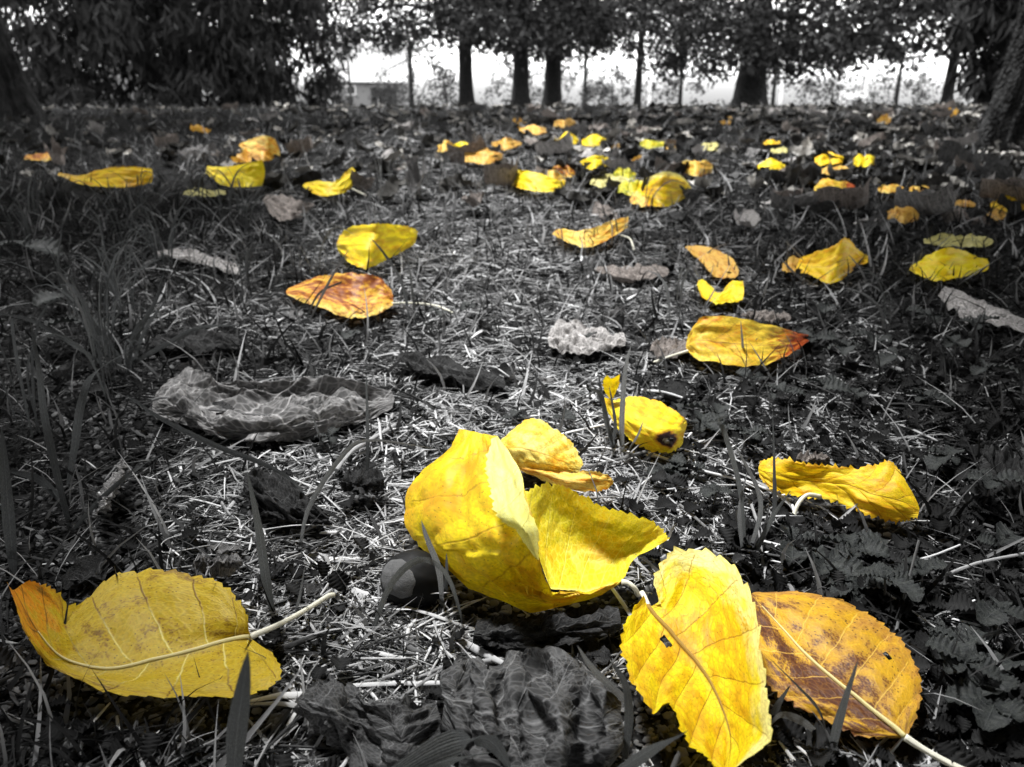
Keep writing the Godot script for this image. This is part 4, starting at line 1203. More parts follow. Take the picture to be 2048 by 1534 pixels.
	{"name": "fallen_leaf", "label": "mottled ochre leaf standing upright behind the wavy lemon leaf", "cat": "leaf", "mat": "amber", "s": [{"k": 3, "nu": 60, "nv": 20, "tooth": 18.0, "ta": 0.0014, "quilt": 0.0014, "cr": 0.0036, "p": [-9303,116,-29098,-9299,141,-29204,-9268,169,-29280,-7475,106,-24221,-7502,366,-24408,-7440,632,-24540,-6505,106,-22293,-6516,497,-22480,-6555,856,-22613,-6215,116,-22446,-6146,428,-22552,-6265,766,-22627]}], "short": "the upright ochre leaf"},
	{"name": "fallen_leaf", "label": "crescent-shaped yellow leaf with its end curling up and a trailing stalk", "cat": "leaf", "mat": "lemon_mottle", "s": [{"k": 3, "nu": 60, "nv": 20, "tooth": 18.0, "ta": 0.0014, "quilt": 0.0014, "cr": 0.0036, "p": [-4499,118,-18029,-4514,120,-18181,-4507,148,-18302,-3964,108,-16836,-3999,201,-17117,-4009,304,-17338,-3557,105,-16565,-3584,201,-16882,-3607,299,-17132,-3396,108,-17294,-3386,246,-17574,-3520,426,-17796,-3542,118,-19107,-3559,267,-19259,-3653,377,-19380]}], "short": "the crescent leaf", "stalk": [-3399,140,-17602,-3122,90,-17198,-2946,40,-17045]},
	{"name": "fallen_leaf", "label": "wide ribbed yellow leaf half sunk in pale short grass", "cat": "leaf", "mat": "lemon_mottle", "s": [{"k": 3, "nu": 60, "nv": 20, "tooth": 18.0, "ta": 0.0014, "quilt": 0.0014, "cr": 0.0036, "p": [-279,118,-19593,-257,215,-19746,-223,316,-19866,117,108,-17858,118,284,-18138,152,418,-18360,473,105,-17238,480,279,-17554,506,425,-17804,888,108,-17294,921,195,-17574,909,292,-17796,1117,118,-18029,1146,163,-18181,1131,212,-18302]}], "short": "the wide ribbed leaf"},
	{"name": "fallen_leaf", "label": "flat clean pale yellow oval leaf beside the orange crumpled one", "cat": "leaf", "mat": "lemon", "s": [{"k": 3, "nu": 60, "nv": 20, "tooth": 18.0, "ta": 0.0014, "quilt": 0.0014, "cr": 0.0036, "p": [1778,114,-22468,1820,157,-22695,1901,204,-22877,2021,105,-21213,2049,240,-21573,2109,412,-21863,2465,114,-21838,2551,218,-22065,2501,340,-22247]}], "short": "the pale oval leaf"},
	{"name": "fallen_leaf", "label": "big rounded yellow leaf with brown crease lying on dry litter", "cat": "leaf", "mat": "lemon_brownvein", "s": [{"k": 3, "nu": 60, "nv": 20, "tooth": 18.0, "ta": 0.0014, "quilt": 0.0014, "cr": 0.0036, "p": [2553,118,-17777,2602,153,-17915,2658,192,-18021,2498,108,-15658,2525,306,-15911,2591,515,-16107,2790,105,-15175,2821,382,-15461,2840,681,-15682,3293,108,-16124,3377,294,-16377,3301,510,-16573,3611,118,-16985,3656,170,-17123,3630,257,-17229]}], "short": "the big rounded leaf"},
	{"name": "fallen_leaf", "label": "orange crumpled leaf with torn edge behind the big rounded yellow leaf", "cat": "leaf", "mat": "amber", "s": [{"k": 3, "nu": 26, "nv": 8, "tooth": 9.0, "ta": 0.0014, "quilt": 0.0014, "cr": 0.006, "p": [4183,108,-21013,4192,192,-21162,4206,217,-21279,4274,98,-20511,4322,276,-20784,4357,368,-20999,4348,95,-19957,4393,352,-20265,4455,363,-20508,4664,98,-20308,4691,275,-20582,4742,399,-20797,4985,108,-20952,5000,218,-21101,5028,231,-21217]}], "short": "the torn orange leaf"},
	{"name": "fallen_leaf", "label": "greenish yellow leaf edge poking up from pale grass", "cat": "leaf", "mat": "greenish", "s": [{"k": 3, "nu": 26, "nv": 8, "tooth": 9.0, "ta": 0.0014, "quilt": 0.0014, "cr": 0.006, "p": [2385,108,-19582,2366,182,-19741,2412,196,-19867,2439,98,-19100,2450,215,-19392,2500,331,-19625,2538,95,-19005,2589,223,-19335,2598,287,-19597,2656,98,-18979,2673,250,-19271,2725,299,-19504,2834,108,-19363,2868,199,-19522,2866,211,-19648]}]},
	{"name": "fallen_leaf", "label": "lemon leaf bent at one end beside an upright grey grass stem", "cat": "leaf", "mat": "lemon_mottle", "s": [{"k": 3, "nu": 26, "nv": 8, "tooth": 9.0, "ta": 0.0014, "quilt": 0.0014, "cr": 0.006, "p": [6128,108,-21000,6162,184,-21187,6181,191,-21340,6173,98,-20677,6249,271,-21022,6323,296,-21302,6309,95,-20508,6432,272,-20896,6486,371,-21213,6581,98,-20763,6666,263,-21108,6722,304,-21388,6843,108,-21147,6886,186,-21334,6935,219,-21487]}], "short": "the bent lemon leaf"},
	{"name": "fallen_leaf", "label": "squat golden leaf, larger of a pair lying on brown litter", "cat": "leaf", "mat": "gold_vein", "s": [{"k": 3, "nu": 26, "nv": 8, "tooth": 9.0, "ta": 0.0014, "quilt": 0.0014, "cr": 0.006, "p": [8180,108,-22945,8256,177,-23132,8293,223,-23285,8244,98,-22589,8353,232,-22934,8433,327,-23214,8517,95,-22773,8664,230,-23162,8732,388,-23478,8685,98,-22720,8816,230,-23065,8873,348,-23345,8955,108,-22990,9044,181,-23177,9106,225,-23329]}], "short": "the squat golden pair"},
	{"name": "fallen_leaf", "label": "squat golden leaf, smaller and paler of a pair lying on brown litter", "cat": "leaf", "mat": "lemon_mottle", "s": [{"k": 3, "nu": 26, "nv": 8, "tooth": 9.0, "ta": 0.0014, "quilt": 0.0014, "cr": 0.006, "p": [9180,108,-22762,9236,178,-22949,9276,199,-23102,9038,98,-22068,9152,271,-22413,9247,387,-22693,9219,95,-22169,9378,245,-22558,9477,264,-22874,9344,98,-22179,9504,242,-22523,9551,371,-22804,9700,108,-22681,9764,199,-22868,9847,258,-23021]}]},
	{"name": "fallen_leaf", "label": "kite-shaped yellow leaf with an orange corner and wispy tail", "cat": "leaf", "mat": "amber_tip", "s": [{"k": 3, "nu": 40, "nv": 12, "tooth": 14.0, "ta": 0.0014, "quilt": 0.0014, "cr": 0.006, "p": [6241,108,-17312,6308,166,-17499,6384,163,-17651,6420,98,-17201,6518,207,-17545,6610,276,-17826,6506,95,-16831,6607,242,-17220,6712,290,-17536,6844,98,-17270,6979,207,-17614,7086,240,-17895,7115,108,-17426,7188,167,-17613,7231,162,-17766]}], "short": "the kite-shaped leaf"},
	{"name": "fallen_leaf", "label": "short orange-yellow strip of leaf on dark litter", "cat": "leaf", "mat": "amber", "s": [{"k": 3, "nu": 26, "nv": 8, "tooth": 9.0, "ta": 0.0014, "quilt": 0.0014, "cr": 0.006, "p": [7595,108,-17405,7685,130,-17593,7727,133,-17745,7632,98,-17214,7796,138,-17558,7893,151,-17839,7732,95,-17066,7863,179,-17455,8021,168,-17771,7939,98,-17276,8075,145,-17620,8204,171,-17901,8069,108,-17266,8127,129,-17453,8220,131,-17605]}]},
	{"name": "fallen_leaf", "label": "small amber leaf scrap with a thread-like stalk", "cat": "leaf", "mat": "amber", "s": [{"k": 3, "nu": 26, "nv": 8, "tooth": 9.0, "ta": 0.0014, "quilt": 0.0014, "cr": 0.006, "p": [8161,108,-17206,8241,144,-17393,8325,147,-17546,8226,98,-17123,8373,140,-17467,8492,161,-17748,8247,95,-16903,8396,167,-17292,8560,168,-17608,8328,98,-16951,8480,170,-17295,8625,151,-17576,8587,108,-17299,8702,129,-17486,8747,146,-17638]}]},
	{"name": "fallen_leaf", "label": "golden leaf ribbed and domed, with beige scrap under it", "cat": "leaf", "mat": "gold_vein", "s": [{"k": 3, "nu": 40, "nv": 12, "tooth": 14.0, "ta": 0.0014, "quilt": 0.0014, "cr": 0.006, "p": [8520,108,-14816,8618,167,-15003,8698,164,-15155,8593,98,-14585,8746,227,-14930,8900,253,-15210,8694,95,-14484,8894,247,-14873,9067,300,-15190,8988,98,-14688,9155,188,-15033,9290,310,-15313,9404,108,-15083,9475,160,-15271,9564,201,-15423]}], "short": "the domed golden leaf"},
	{"name": "fallen_leaf", "label": "beige and orange leaf arched over the ground like a bridge", "cat": "leaf", "mat": "tan", "s": [{"k": 3, "nu": 26, "nv": 8, "tooth": 9.0, "ta": 0.0014, "quilt": 0.0014, "cr": 0.006, "p": [6270,108,-13823,6332,168,-13963,6358,187,-14072,6369,98,-13727,6453,208,-13985,6543,266,-14186,6331,95,-13394,6423,243,-13685,6531,245,-13912,6503,98,-13516,6621,243,-13774,6704,290,-13974,6737,108,-13721,6798,171,-13862,6831,184,-13971]}], "short": "the beige arched leaf"},
	{"name": "fallen_leaf", "label": "pale greenish thin leaf sliver above the tent-shaped leaf", "cat": "leaf", "mat": "pale_green", "s": [{"k": 3, "nu": 40, "nv": 12, "tooth": 14.0, "ta": 0.0014, "quilt": 0.0014, "cr": 0.006, "p": [5855,108,-11638,5952,110,-11862,5992,110,-11953,6040,98,-11514,6196,110,-11840,6316,110,-12112,6312,95,-11564,6487,110,-11942,6630,110,-12186,6508,98,-11494,6726,110,-11896,6832,110,-12117,6784,108,-11585,6921,110,-11786,7001,110,-11986]}], "short": "the pale green sliver"},
	{"name": "fallen_leaf", "label": "tiny rust orange leaf at the shaded grass by the leaning trunk", "cat": "leaf", "mat": "rust", "s": [{"k": 3, "nu": 26, "nv": 8, "tooth": 9.0, "ta": 0.0014, "quilt": 0.0014, "cr": 0.006, "p": [-13853,108,-24108,-13932,153,-24295,-14014,169,-24447,-13460,98,-23853,-13622,178,-24198,-13818,206,-24478,-13209,95,-23725,-13374,185,-24114,-13571,246,-24431,-13026,98,-23790,-13162,214,-24135,-13297,278,-24415,-13002,108,-24211,-13084,167,-24398,-13206,169,-24551]}], "short": "the tiny rust leaf"},
	{"name": "fallen_leaf", "label": "golden scrap behind short grass next to pale leaf piece", "cat": "leaf", "mat": "amber", "s": [{"k": 3, "nu": 26, "nv": 8, "tooth": 9.0, "ta": 0.0014, "quilt": 0.0014, "cr": 0.006, "p": [-2353,108,-26743,-2312,189,-26930,-2378,253,-27083,-2181,98,-26433,-2192,258,-26777,-2225,306,-27058,-2092,95,-26339,-2118,312,-26728,-2141,442,-27045,-1989,98,-26576,-1997,251,-26921,-1993,374,-27201,-1884,108,-27277,-1926,182,-27464,-1904,240,-27617]}], "short": "the golden scrap"},
	{"name": "fallen_leaf", "label": "lemon yellow leaf piece with beige end in the litter", "cat": "leaf", "mat": "lemon", "s": [{"k": 3, "nu": 26, "nv": 8, "tooth": 9.0, "ta": 0.0014, "quilt": 0.0014, "cr": 0.006, "p": [-1829,108,-26942,-1852,218,-27130,-1883,254,-27282,-1592,98,-26327,-1621,232,-26671,-1610,390,-26952,-1393,95,-26294,-1407,253,-26683,-1388,305,-27000,-1176,98,-26149,-1181,259,-26493,-1171,277,-26774,-998,108,-26950,-972,216,-27137,-992,262,-27290]}]},
	{"name": "fallen_leaf", "label": "dull yellow flat oval leaf seen edge on in the litter", "cat": "leaf", "mat": "tan", "s": [{"k": 3, "nu": 26, "nv": 8, "tooth": 9.0, "ta": 0.0014, "quilt": 0.0014, "cr": 0.006, "p": [-667,108,-28747,-692,183,-28934,-683,204,-29086,-391,98,-27690,-383,233,-28035,-387,315,-28315,-162,95,-27487,-158,252,-27876,-143,427,-28192,67,98,-28038,62,229,-28382,81,292,-28663,299,108,-28735,328,178,-28923,315,199,-29075]}], "short": "the dull flat oval leaf"},
	{"name": "fallen_leaf", "label": "small rounded yellow leaf in the far litter", "cat": "leaf", "mat": "lemon_mottle", "s": [{"k": 3, "nu": 26, "nv": 8, "tooth": 9.0, "ta": 0.0014, "quilt": 0.0014, "cr": 0.006, "p": [1607,108,-29835,1639,200,-30022,1637,232,-30174,1776,98,-29387,1787,338,-29732,1834,433,-30013,1948,95,-29244,1963,316,-29633,1990,502,-29950,2119,98,-29479,2127,256,-29824,2125,380,-30104,2278,108,-29902,2341,196,-30089,2309,293,-30242]}], "group": "small yellow leaves scattered in the far litter", "short": "the small rounded pair"},
	{"name": "fallen_leaf", "label": "small rounded yellow leaf in the far litter", "cat": "leaf", "mat": "lemon_mottle", "s": [{"k": 3, "nu": 26, "nv": 8, "tooth": 9.0, "ta": 0.0014, "quilt": 0.0014, "cr": 0.006, "p": [2400,108,-29322,2407,190,-29509,2411,238,-29661,2581,98,-28861,2585,297,-29206,2616,336,-29486,2795,95,-28826,2826,274,-29215,2812,420,-29531,3016,98,-29009,3062,286,-29353,3082,383,-29634,3239,108,-29450,3281,211,-29637,3307,224,-29790]}], "group": "small yellow leaves scattered in the far litter"},
	{"name": "fallen_leaf", "label": "small olive green and yellow leaf in the far litter", "cat": "leaf", "mat": "greenish", "s": [{"k": 3, "nu": 26, "nv": 8, "tooth": 9.0, "ta": 0.0014, "quilt": 0.0014, "cr": 0.006, "p": [4363,108,-29066,4396,171,-29253,4406,194,-29406,4399,98,-28009,4434,218,-28353,4475,336,-28634,4586,95,-27910,4608,248,-28299,4683,285,-28615,4868,98,-28260,4857,225,-28604,4959,246,-28885,5067,108,-28527,5096,184,-28714,5140,232,-28867]}], "short": "the olive leaf"},
	{"name": "fallen_leaf", "label": "tiny vivid amber leaf scrap in the far litter", "cat": "leaf", "mat": "gold_vein", "s": [{"k": 3, "nu": 26, "nv": 8, "tooth": 9.0, "ta": 0.0014, "quilt": 0.0014, "cr": 0.006, "p": [8625,108,-29224,8649,161,-29411,8725,179,-29564,8771,98,-29293,8882,189,-29638,8945,206,-29918,8708,95,-28653,8797,244,-29042,8947,249,-29358,8917,98,-28810,9040,202,-29154,9063,205,-29435,9236,108,-29414,9301,163,-29602,9317,202,-29754]}], "short": "the tiny amber scrap"},
	{"name": "fallen_leaf", "label": "orange curled leaf beside the flat clean pale yellow oval", "cat": "leaf", "mat": "rust", "s": [{"k": 3, "nu": 26, "nv": 8, "tooth": 9.0, "ta": 0.0014, "quilt": 0.0014, "cr": 0.006, "p": [967,108,-20121,957,200,-20269,982,208,-20386,1064,98,-19563,1075,264,-19837,1093,355,-20052,1215,95,-19895,1240,239,-20204,1238,262,-20446,1340,98,-19676,1337,255,-19949,1336,322,-20164,1466,108,-19895,1493,181,-20044,1469,207,-20161]}]},
	{"name": "fallen_leaf", "label": "pale straw-yellow leaf sliver lying flat below the wavy lemon leaf", "cat": "leaf", "mat": "pale_green", "s": [{"k": 3, "nu": 40, "nv": 12, "tooth": 14.0, "ta": 0.0014, "quilt": 0.0014, "cr": 0.006, "p": [-6583,108,-16769,-6685,110,-17061,-6700,110,-17115,-6361,98,-16718,-6502,110,-17157,-6650,110,-17577,-6163,95,-16733,-6304,110,-17175,-6359,110,-17406,-5917,98,-16683,-6068,110,-17080,-6144,110,-17326,-5747,108,-16847,-5872,110,-17141,-5887,110,-17283]}]},
	{"name": "fallen_leaf", "label": "cream leaf with brown base lying under the spiked golden leaf", "cat": "leaf", "mat": "tan", "s": [{"k": 3, "nu": 26, "nv": 8, "tooth": 9.0, "ta": 0.0014, "quilt": 0.0014, "cr": 0.006, "p": [3308,108,-9933,3374,116,-10120,3420,116,-10272,3374,98,-9822,3489,124,-10166,3560,132,-10447,3472,95,-9837,3605,128,-10226,3703,126,-10542,3569,98,-9854,3683,117,-10199,3755,110,-10411,3696,108,-9941,3738,127,-10128,3803,116,-10281]}]},
	{"name": "fallen_leaf", "label": "orange folded leaf scrap joined to the wide ribbed leaf", "cat": "leaf", "mat": "amber", "s": [{"k": 3, "nu": 26, "nv": 8, "tooth": 9.0, "ta": 0.0014, "quilt": 0.0014, "cr": 0.006, "p": [679,108,-18905,666,176,-19076,706,178,-19214,793,98,-18347,782,258,-18663,828,321,-18917,927,95,-18177,914,269,-18533,920,347,-18819,1032,98,-18438,1050,199,-18754,1096,280,-19008,1213,108,-18848,1214,184,-19020,1245,201,-19158]}]},
	{"name": "fallen_leaf", "label": "pale cream leaf lying in grass between the ribbed and rounded leaves", "cat": "leaf", "mat": "pale_green", "s": [{"k": 3, "nu": 40, "nv": 12, "tooth": 14.0, "ta": 0.0014, "quilt": 0.0014, "cr": 0.006, "p": [1709,108,-18393,1743,155,-18628,1768,145,-18825,1914,98,-18069,1962,175,-18502,1973,216,-18863,2106,95,-18146,2186,185,-18634,2218,234,-19042,2315,98,-18192,2363,189,-18625,2441,174,-18986,2559,108,-18467,2598,152,-18702,2648,163,-18898]}]},
	{"name": "fallen_leaf", "label": "amber leaf tucked under the big rounded yellow leaf", "cat": "leaf", "mat": "amber", "s": [{"k": 3, "nu": 26, "nv": 8, "tooth": 9.0, "ta": 0.0014, "quilt": 0.0014, "cr": 0.006, "p": [2221,108,-15618,2242,144,-15853,2301,165,-16050,2323,98,-15411,2375,182,-15844,2452,249,-16205,2439,95,-15315,2508,190,-15803,2588,190,-16211,2587,98,-15338,2642,216,-15770,2716,226,-16132,2764,108,-15673,2793,145,-15908,2849,166,-16104]}]},
	{"name": "fallen_leaf", "label": "olive cream leaf folded beside the big rounded yellow leaf", "cat": "leaf", "mat": "greenish", "s": [{"k": 3, "nu": 26, "nv": 8, "tooth": 9.0, "ta": 0.0014, "quilt": 0.0014, "cr": 0.006, "p": [2157,108,-17013,2182,159,-17185,2205,212,-17323,2249,98,-16894,2280,226,-17210,2333,283,-17463,2361,95,-16651,2380,263,-17008,2440,269,-17294,2488,98,-16697,2519,234,-17012,2565,311,-17266,2691,108,-17400,2733,181,-17572,2744,212,-17709]}]},
	{"name": "fallen_leaf", "label": "beige leaf lying flat just past the golden scrap", "cat": "leaf", "mat": "tan", "s": [{"k": 3, "nu": 40, "nv": 12, "tooth": 14.0, "ta": 0.0014, "quilt": 0.0014, "cr": 0.006, "p": [-1298,108,-23425,-1309,216,-23699,-1336,304,-23931,-1019,98,-23082,-1041,257,-23586,-1072,367,-24013,-782,95,-22806,-786,288,-23374,-778,431,-23856,-526,98,-23098,-533,305,-23601,-571,324,-24029,-294,108,-23980,-263,223,-24253,-302,224,-24486]}]},
	{"name": "fallen_leaf", "label": "dull beige leaf in the far litter behind the rounded yellow pair", "cat": "leaf", "mat": "tan", "s": [{"k": 3, "nu": 26, "nv": 8, "tooth": 9.0, "ta": 0.0014, "quilt": 0.0014, "cr": 0.006, "p": [307,108,-35940,323,185,-36213,297,222,-36446,561,98,-34963,576,228,-35466,607,350,-35894,839,95,-35086,887,278,-35654,891,414,-36137,1111,98,-34636,1136,278,-35140,1099,343,-35567,1443,108,-35733,1403,212,-36007,1454,261,-36239]}]},
	{"name": "fallen_leaf", "label": "dull beige leaf in the far litter beside the olive leaf", "cat": "leaf", "mat": "tan", "s": [{"k": 3, "nu": 26, "nv": 8, "tooth": 9.0, "ta": 0.0014, "quilt": 0.0014, "cr": 0.006, "p": [5008,108,-27719,5054,151,-27993,5110,162,-28225,5242,98,-27416,5327,188,-27920,5375,215,-28347,5514,95,-27498,5625,188,-28067,5701,206,-28549,5741,98,-27234,5839,182,-27737,5953,237,-28165,6145,108,-27787,6200,147,-28060,6253,149,-28293]}]},
	{"name": "fallen_leaf", "label": "yellow-beige leaf on the far litter behind the torn orange leaf", "cat": "leaf", "mat": "pale_green", "s": [{"k": 3, "nu": 26, "nv": 8, "tooth": 9.0, "ta": 0.0014, "quilt": 0.0014, "cr": 0.006, "p": [6118,108,-27901,6220,161,-28175,6264,180,-28407,6181,98,-27306,6265,182,-27810,6361,252,-28237,6373,95,-27382,6502,211,-27950,6595,210,-28433,6501,98,-27124,6590,223,-27628,6661,280,-28055,6722,108,-27479,6814,152,-27753,6862,159,-27985]}]},
	{"name": "fallen_leaf", "label": "pale yellow leaf scrap just below the tiny vivid amber scrap", "cat": "leaf", "mat": "pale_green", "s": [{"k": 3, "nu": 26, "nv": 8, "tooth": 9.0, "ta": 0.0014, "quilt": 0.0014, "cr": 0.006, "p": [8036,108,-26561,8112,141,-26796,8193,164,-26993,8064,98,-26151,8171,149,-26584,8319,154,-26945,8220,95,-26230,8379,166,-26718,8503,156,-27126,8431,98,-26263,8516,142,-26695,8664,188,-27057,8574,108,-26339,8647,131,-26574,8681,151,-26771]}]},
	{"name": "fallen_leaf", "label": "tan leaf standing on edge behind the rounded yellow pair", "cat": "leaf", "mat": "tan", "s": [{"k": 3, "nu": 26, "nv": 8, "tooth": 9.0, "ta": 0.0014, "quilt": 0.0014, "cr": 0.006, "p": [1946,108,-40508,2010,262,-40680,1972,287,-40818,2188,98,-39544,2204,324,-39860,2194,396,-40114,2346,95,-38606,2330,356,-38963,2404,451,-39249,2611,98,-39466,2658,308,-39781,2691,498,-40035,2951,108,-40618,3017,263,-40790,2977,293,-40928]}]},
	{"name": "fallen_leaf", "label": "small beige leaf lying beside the domed golden leaf", "cat": "leaf", "mat": "tan", "s": [{"k": 3, "nu": 26, "nv": 8, "tooth": 9.0, "ta": 0.0014, "quilt": 0.0014, "cr": 0.006, "p": [8022,108,-13987,8162,113,-14260,8225,110,-14329,7982,98,-13762,8236,110,-14238,8482,126,-14693,8040,95,-13707,8351,120,-14275,8585,140,-14757,8189,98,-13838,8425,110,-14278,8663,110,-14741,8288,108,-13897,8424,110,-14122,8566,111,-14403]}]},
	{"name": "fallen_leaf", "label": "beige wavy leaf strip beyond the beige arched leaf", "cat": "leaf", "mat": "tan", "s": [{"k": 3, "nu": 40, "nv": 12, "tooth": 14.0, "ta": 0.0014, "quilt": 0.0014, "cr": 0.006, "p": [7534,108,-14938,7697,110,-15266,7804,111,-15558,7734,98,-14990,8006,110,-15519,8065,110,-15654,7965,95,-14999,8247,110,-15585,8385,110,-15828,8149,98,-15018,8460,110,-15592,8612,110,-15911,8422,108,-15143,8604,110,-15452,8662,110,-15600]}]},
	{"name": "fallen_leaf", "label": "broken tan leaf propped under the upright mottled ochre leaf", "cat": "leaf", "mat": "tan", "s": [{"k": 3, "nu": 26, "nv": 8, "tooth": 9.0, "ta": 0.0014, "quilt": 0.0014, "cr": 0.006, "p": [-7054,108,-22745,-7113,213,-22904,-7146,237,-23031,-6737,98,-22296,-6812,324,-22589,-6879,444,-22821,-6418,95,-21784,-6500,380,-22114,-6554,489,-22376,-6346,98,-22127,-6406,286,-22420,-6484,381,-22652,-6487,108,-23240,-6479,209,-23399,-6547,286,-23526]}]},
	{"name": "fallen_leaf", "label": "pale beige leaf under the squat golden pair", "cat": "leaf", "mat": "tan", "s": [{"k": 3, "nu": 26, "nv": 8, "tooth": 9.0, "ta": 0.0014, "quilt": 0.0014, "cr": 0.006, "p": [7498,108,-20607,7592,156,-20881,7692,158,-21113,7598,98,-20328,7752,182,-20832,7920,172,-21259,7740,95,-20208,7936,165,-20777,8110,177,-21259,8012,98,-20454,8189,156,-20957,8367,183,-21385,8256,108,-20645,8354,146,-20919,8449,135,-21151]}]},
	{"name": "dead_leaf", "label": "large crumpled grey dead leaf with deep folds lying on bare soil", "cat": "dead leaf", "mat": "dead_mid", "s": [{"k": 4, "nu": 140, "nv": 80, "tooth": 12.0, "ta": 0.0012, "quilt": 0.0016, "cr": 0.0065, "cf": true, "midrib": "bark", "hole": [0.62, 0.3, 0.03, 0.1], "p": [-2521,85,-5355,-2569,125,-5444,-2620,145,-5638,-2687,125,-6066,-2270,75,-5245,-2302,175,-5321,-2411,175,-5662,-2500,125,-6147,-1999,65,-5057,-2037,135,-5193,-2217,75,-5817,-2139,145,-5956,-1680,65,-5000,-1692,165,-5080,-1865,75,-5714,-1862,135,-5927,-1403,65,-5098,-1423,145,-5213,-1560,75,-5765,-1580,135,-6039,-1130,65,-5268,-1159,105,-5445,-1230,75,-5817,-1234,105,-5952,-877,65,-5591,-878,85,-5689,-892,85,-5791,-941,75,-5923]}], "short": "the large crumpled dead leaf"},
	{"name": "dead_leaf", "label": "torn dark grey dead leaf with jagged edge beside the ribbed black one", "cat": "dead leaf", "mat": "dead_dark", "s": [{"k": 3, "nu": 100, "nv": 60, "tooth": 7.0, "ta": 0.003, "quilt": 0.0016, "cr": 0.0026, "cf": true, "big": true, "p": [-829,105,-2475,-806,135,-2494,-790,135,-2562,-686,75,-2368,-660,195,-2376,-718,135,-2633,-538,65,-2250,-543,95,-2397,-582,165,-2487,-385,95,-2177,-386,205,-2222,-427,195,-2401,-260,85,-2322,-265,125,-2402,-288,135,-2494]}]},
	{"name": "dead_leaf", "label": "big blackened dead leaf with ribbed folds under the arching grass blade", "cat": "dead leaf", "mat": "dead_dark", "s": [{"k": 4, "nu": 130, "nv": 64, "tooth": 9.0, "ta": 0.002, "quilt": 0.0016, "cr": 0.0034, "cf": true, "big": true, "hole": [0.3, -0.55, 0.03, 0.12], "p": [-262,93,-2436,-257,125,-2488,-279,112,-2593,-288,78,-2715,-190,149,-2234,-188,195,-2329,-212,178,-2505,-225,116,-2729,-135,117,-2166,-134,155,-2316,-157,140,-2544,-169,94,-2809,-81,173,-2081,-77,225,-2212,-96,207,-2438,-103,133,-2730,-32,109,-2121,-26,145,-2276,-42,131,-2508,-43,89,-2772,18,141,-2090,26,185,-2251,15,169,-2503,19,111,-2807,77,125,-2095,88,165,-2266,82,150,-2524,92,100,-2827,130,213,-2012,142,275,-2147,141,254,-2393,160,161,-2733,187,205,-2030,201,265,-2156,204,245,-2387,229,155,-2703,251,149,-2093,267,195,-2219,273,178,-2429,299,116,-2690,303,221,-2065,315,285,-2134,321,264,-2302,353,166,-2554,386,141,-2242,395,185,-2276,396,169,-2376,418,111,-2516]}], "short": "the ribbed black dead leaf"},
	{"name": "dead_leaf", "label": "dark flat dead leaf crossed by a long arching grass blade", "cat": "dead leaf", "mat": "dead_black", "s": [{"k": 3, "nu": 60, "nv": 28, "tooth": 12.0, "ta": 0.0012, "quilt": 0.0016, "cr": 0.004, "cf": true, "p": [-1562,85,-4240,-1559,135,-4269,-1575,155,-4358,-1330,85,-3980,-1363,135,-4117,-1412,155,-4358,-1146,85,-3899,-1160,135,-3974,-1205,155,-4169,-965,85,-3873,-968,135,-3839,-983,155,-3857]}], "short": "the flat dark dead leaf"},
	{"name": "dead_leaf", "label": "charcoal strip of rolled dead leaf in the straw behind the folded yellow leaf", "cat": "dead leaf", "mat": "dead_black", "s": [{"k": 3, "nu": 50, "nv": 20, "tooth": 12.0, "ta": 0.0012, "quilt": 0.0016, "cr": 0.004, "cf": true, "p": [-988,96,-6573,-976,100,-6642,-965,100,-6722,-707,86,-6290,-700,100,-6435,-701,100,-6668,-370,86,-6058,-378,100,-6216,-369,100,-6435,-54,96,-5920,-54,100,-5988,-64,100,-6135]}]},
	{"name": "dead_leaf", "label": "pale wrinkled dead leaf lump like a pebble in the straw", "cat": "dead leaf", "mat": "dead_pale", "s": [{"k": 3, "nu": 60, "nv": 30, "tooth": 12.0, "ta": 0.0012, "quilt": 0.0016, "cr": 0.0045, "cf": true, "p": [330,98,-6981,326,123,-7125,361,159,-7318,441,88,-6827,455,156,-7093,489,184,-7447,615,85,-6808,637,128,-7108,669,152,-7508,820,88,-6897,852,100,-7122,889,100,-7467,1007,98,-6981,1034,100,-7122,1040,111,-7318]}], "short": "the pale pebble-like leaf"},
	{"name": "dead_leaf", "label": "narrow grey dead leaf rolled into a tube among long grass", "cat": "dead leaf", "mat": "dead_mid", "s": [{"k": 3, "nu": 40, "nv": 20, "tooth": 12.0, "ta": 0.0012, "quilt": 0.0016, "cr": 0.004, "cf": true, "p": [-2283,95,-3963,-2165,225,-3797,-2235,165,-3976,-2294,95,-4074,-2202,225,-3978,-2291,165,-4211,-2341,95,-4283,-2247,225,-4187,-2331,165,-4403,-2405,95,-4544,-2287,225,-4348,-2373,165,-4540]}], "short": "the rolled grey dead leaf"},
	{"name": "dead_leaf", "label": "dark hollow dead leaf lying beneath the long grass", "cat": "dead leaf", "mat": "dead_black", "s": [{"k": 3, "nu": 50, "nv": 22, "tooth": 12.0, "ta": 0.0012, "quilt": 0.0016, "cr": 0.004, "cf": true, "p": [-3227,96,-6985,-3248,100,-7092,-3278,100,-7244,-2919,86,-6874,-2988,100,-7122,-3070,100,-7402,-2665,86,-6903,-2716,100,-7122,-2786,100,-7370,-2456,96,-7015,-2476,100,-7122,-2523,100,-7244]}], "short": "the dark hollow dead leaf"},
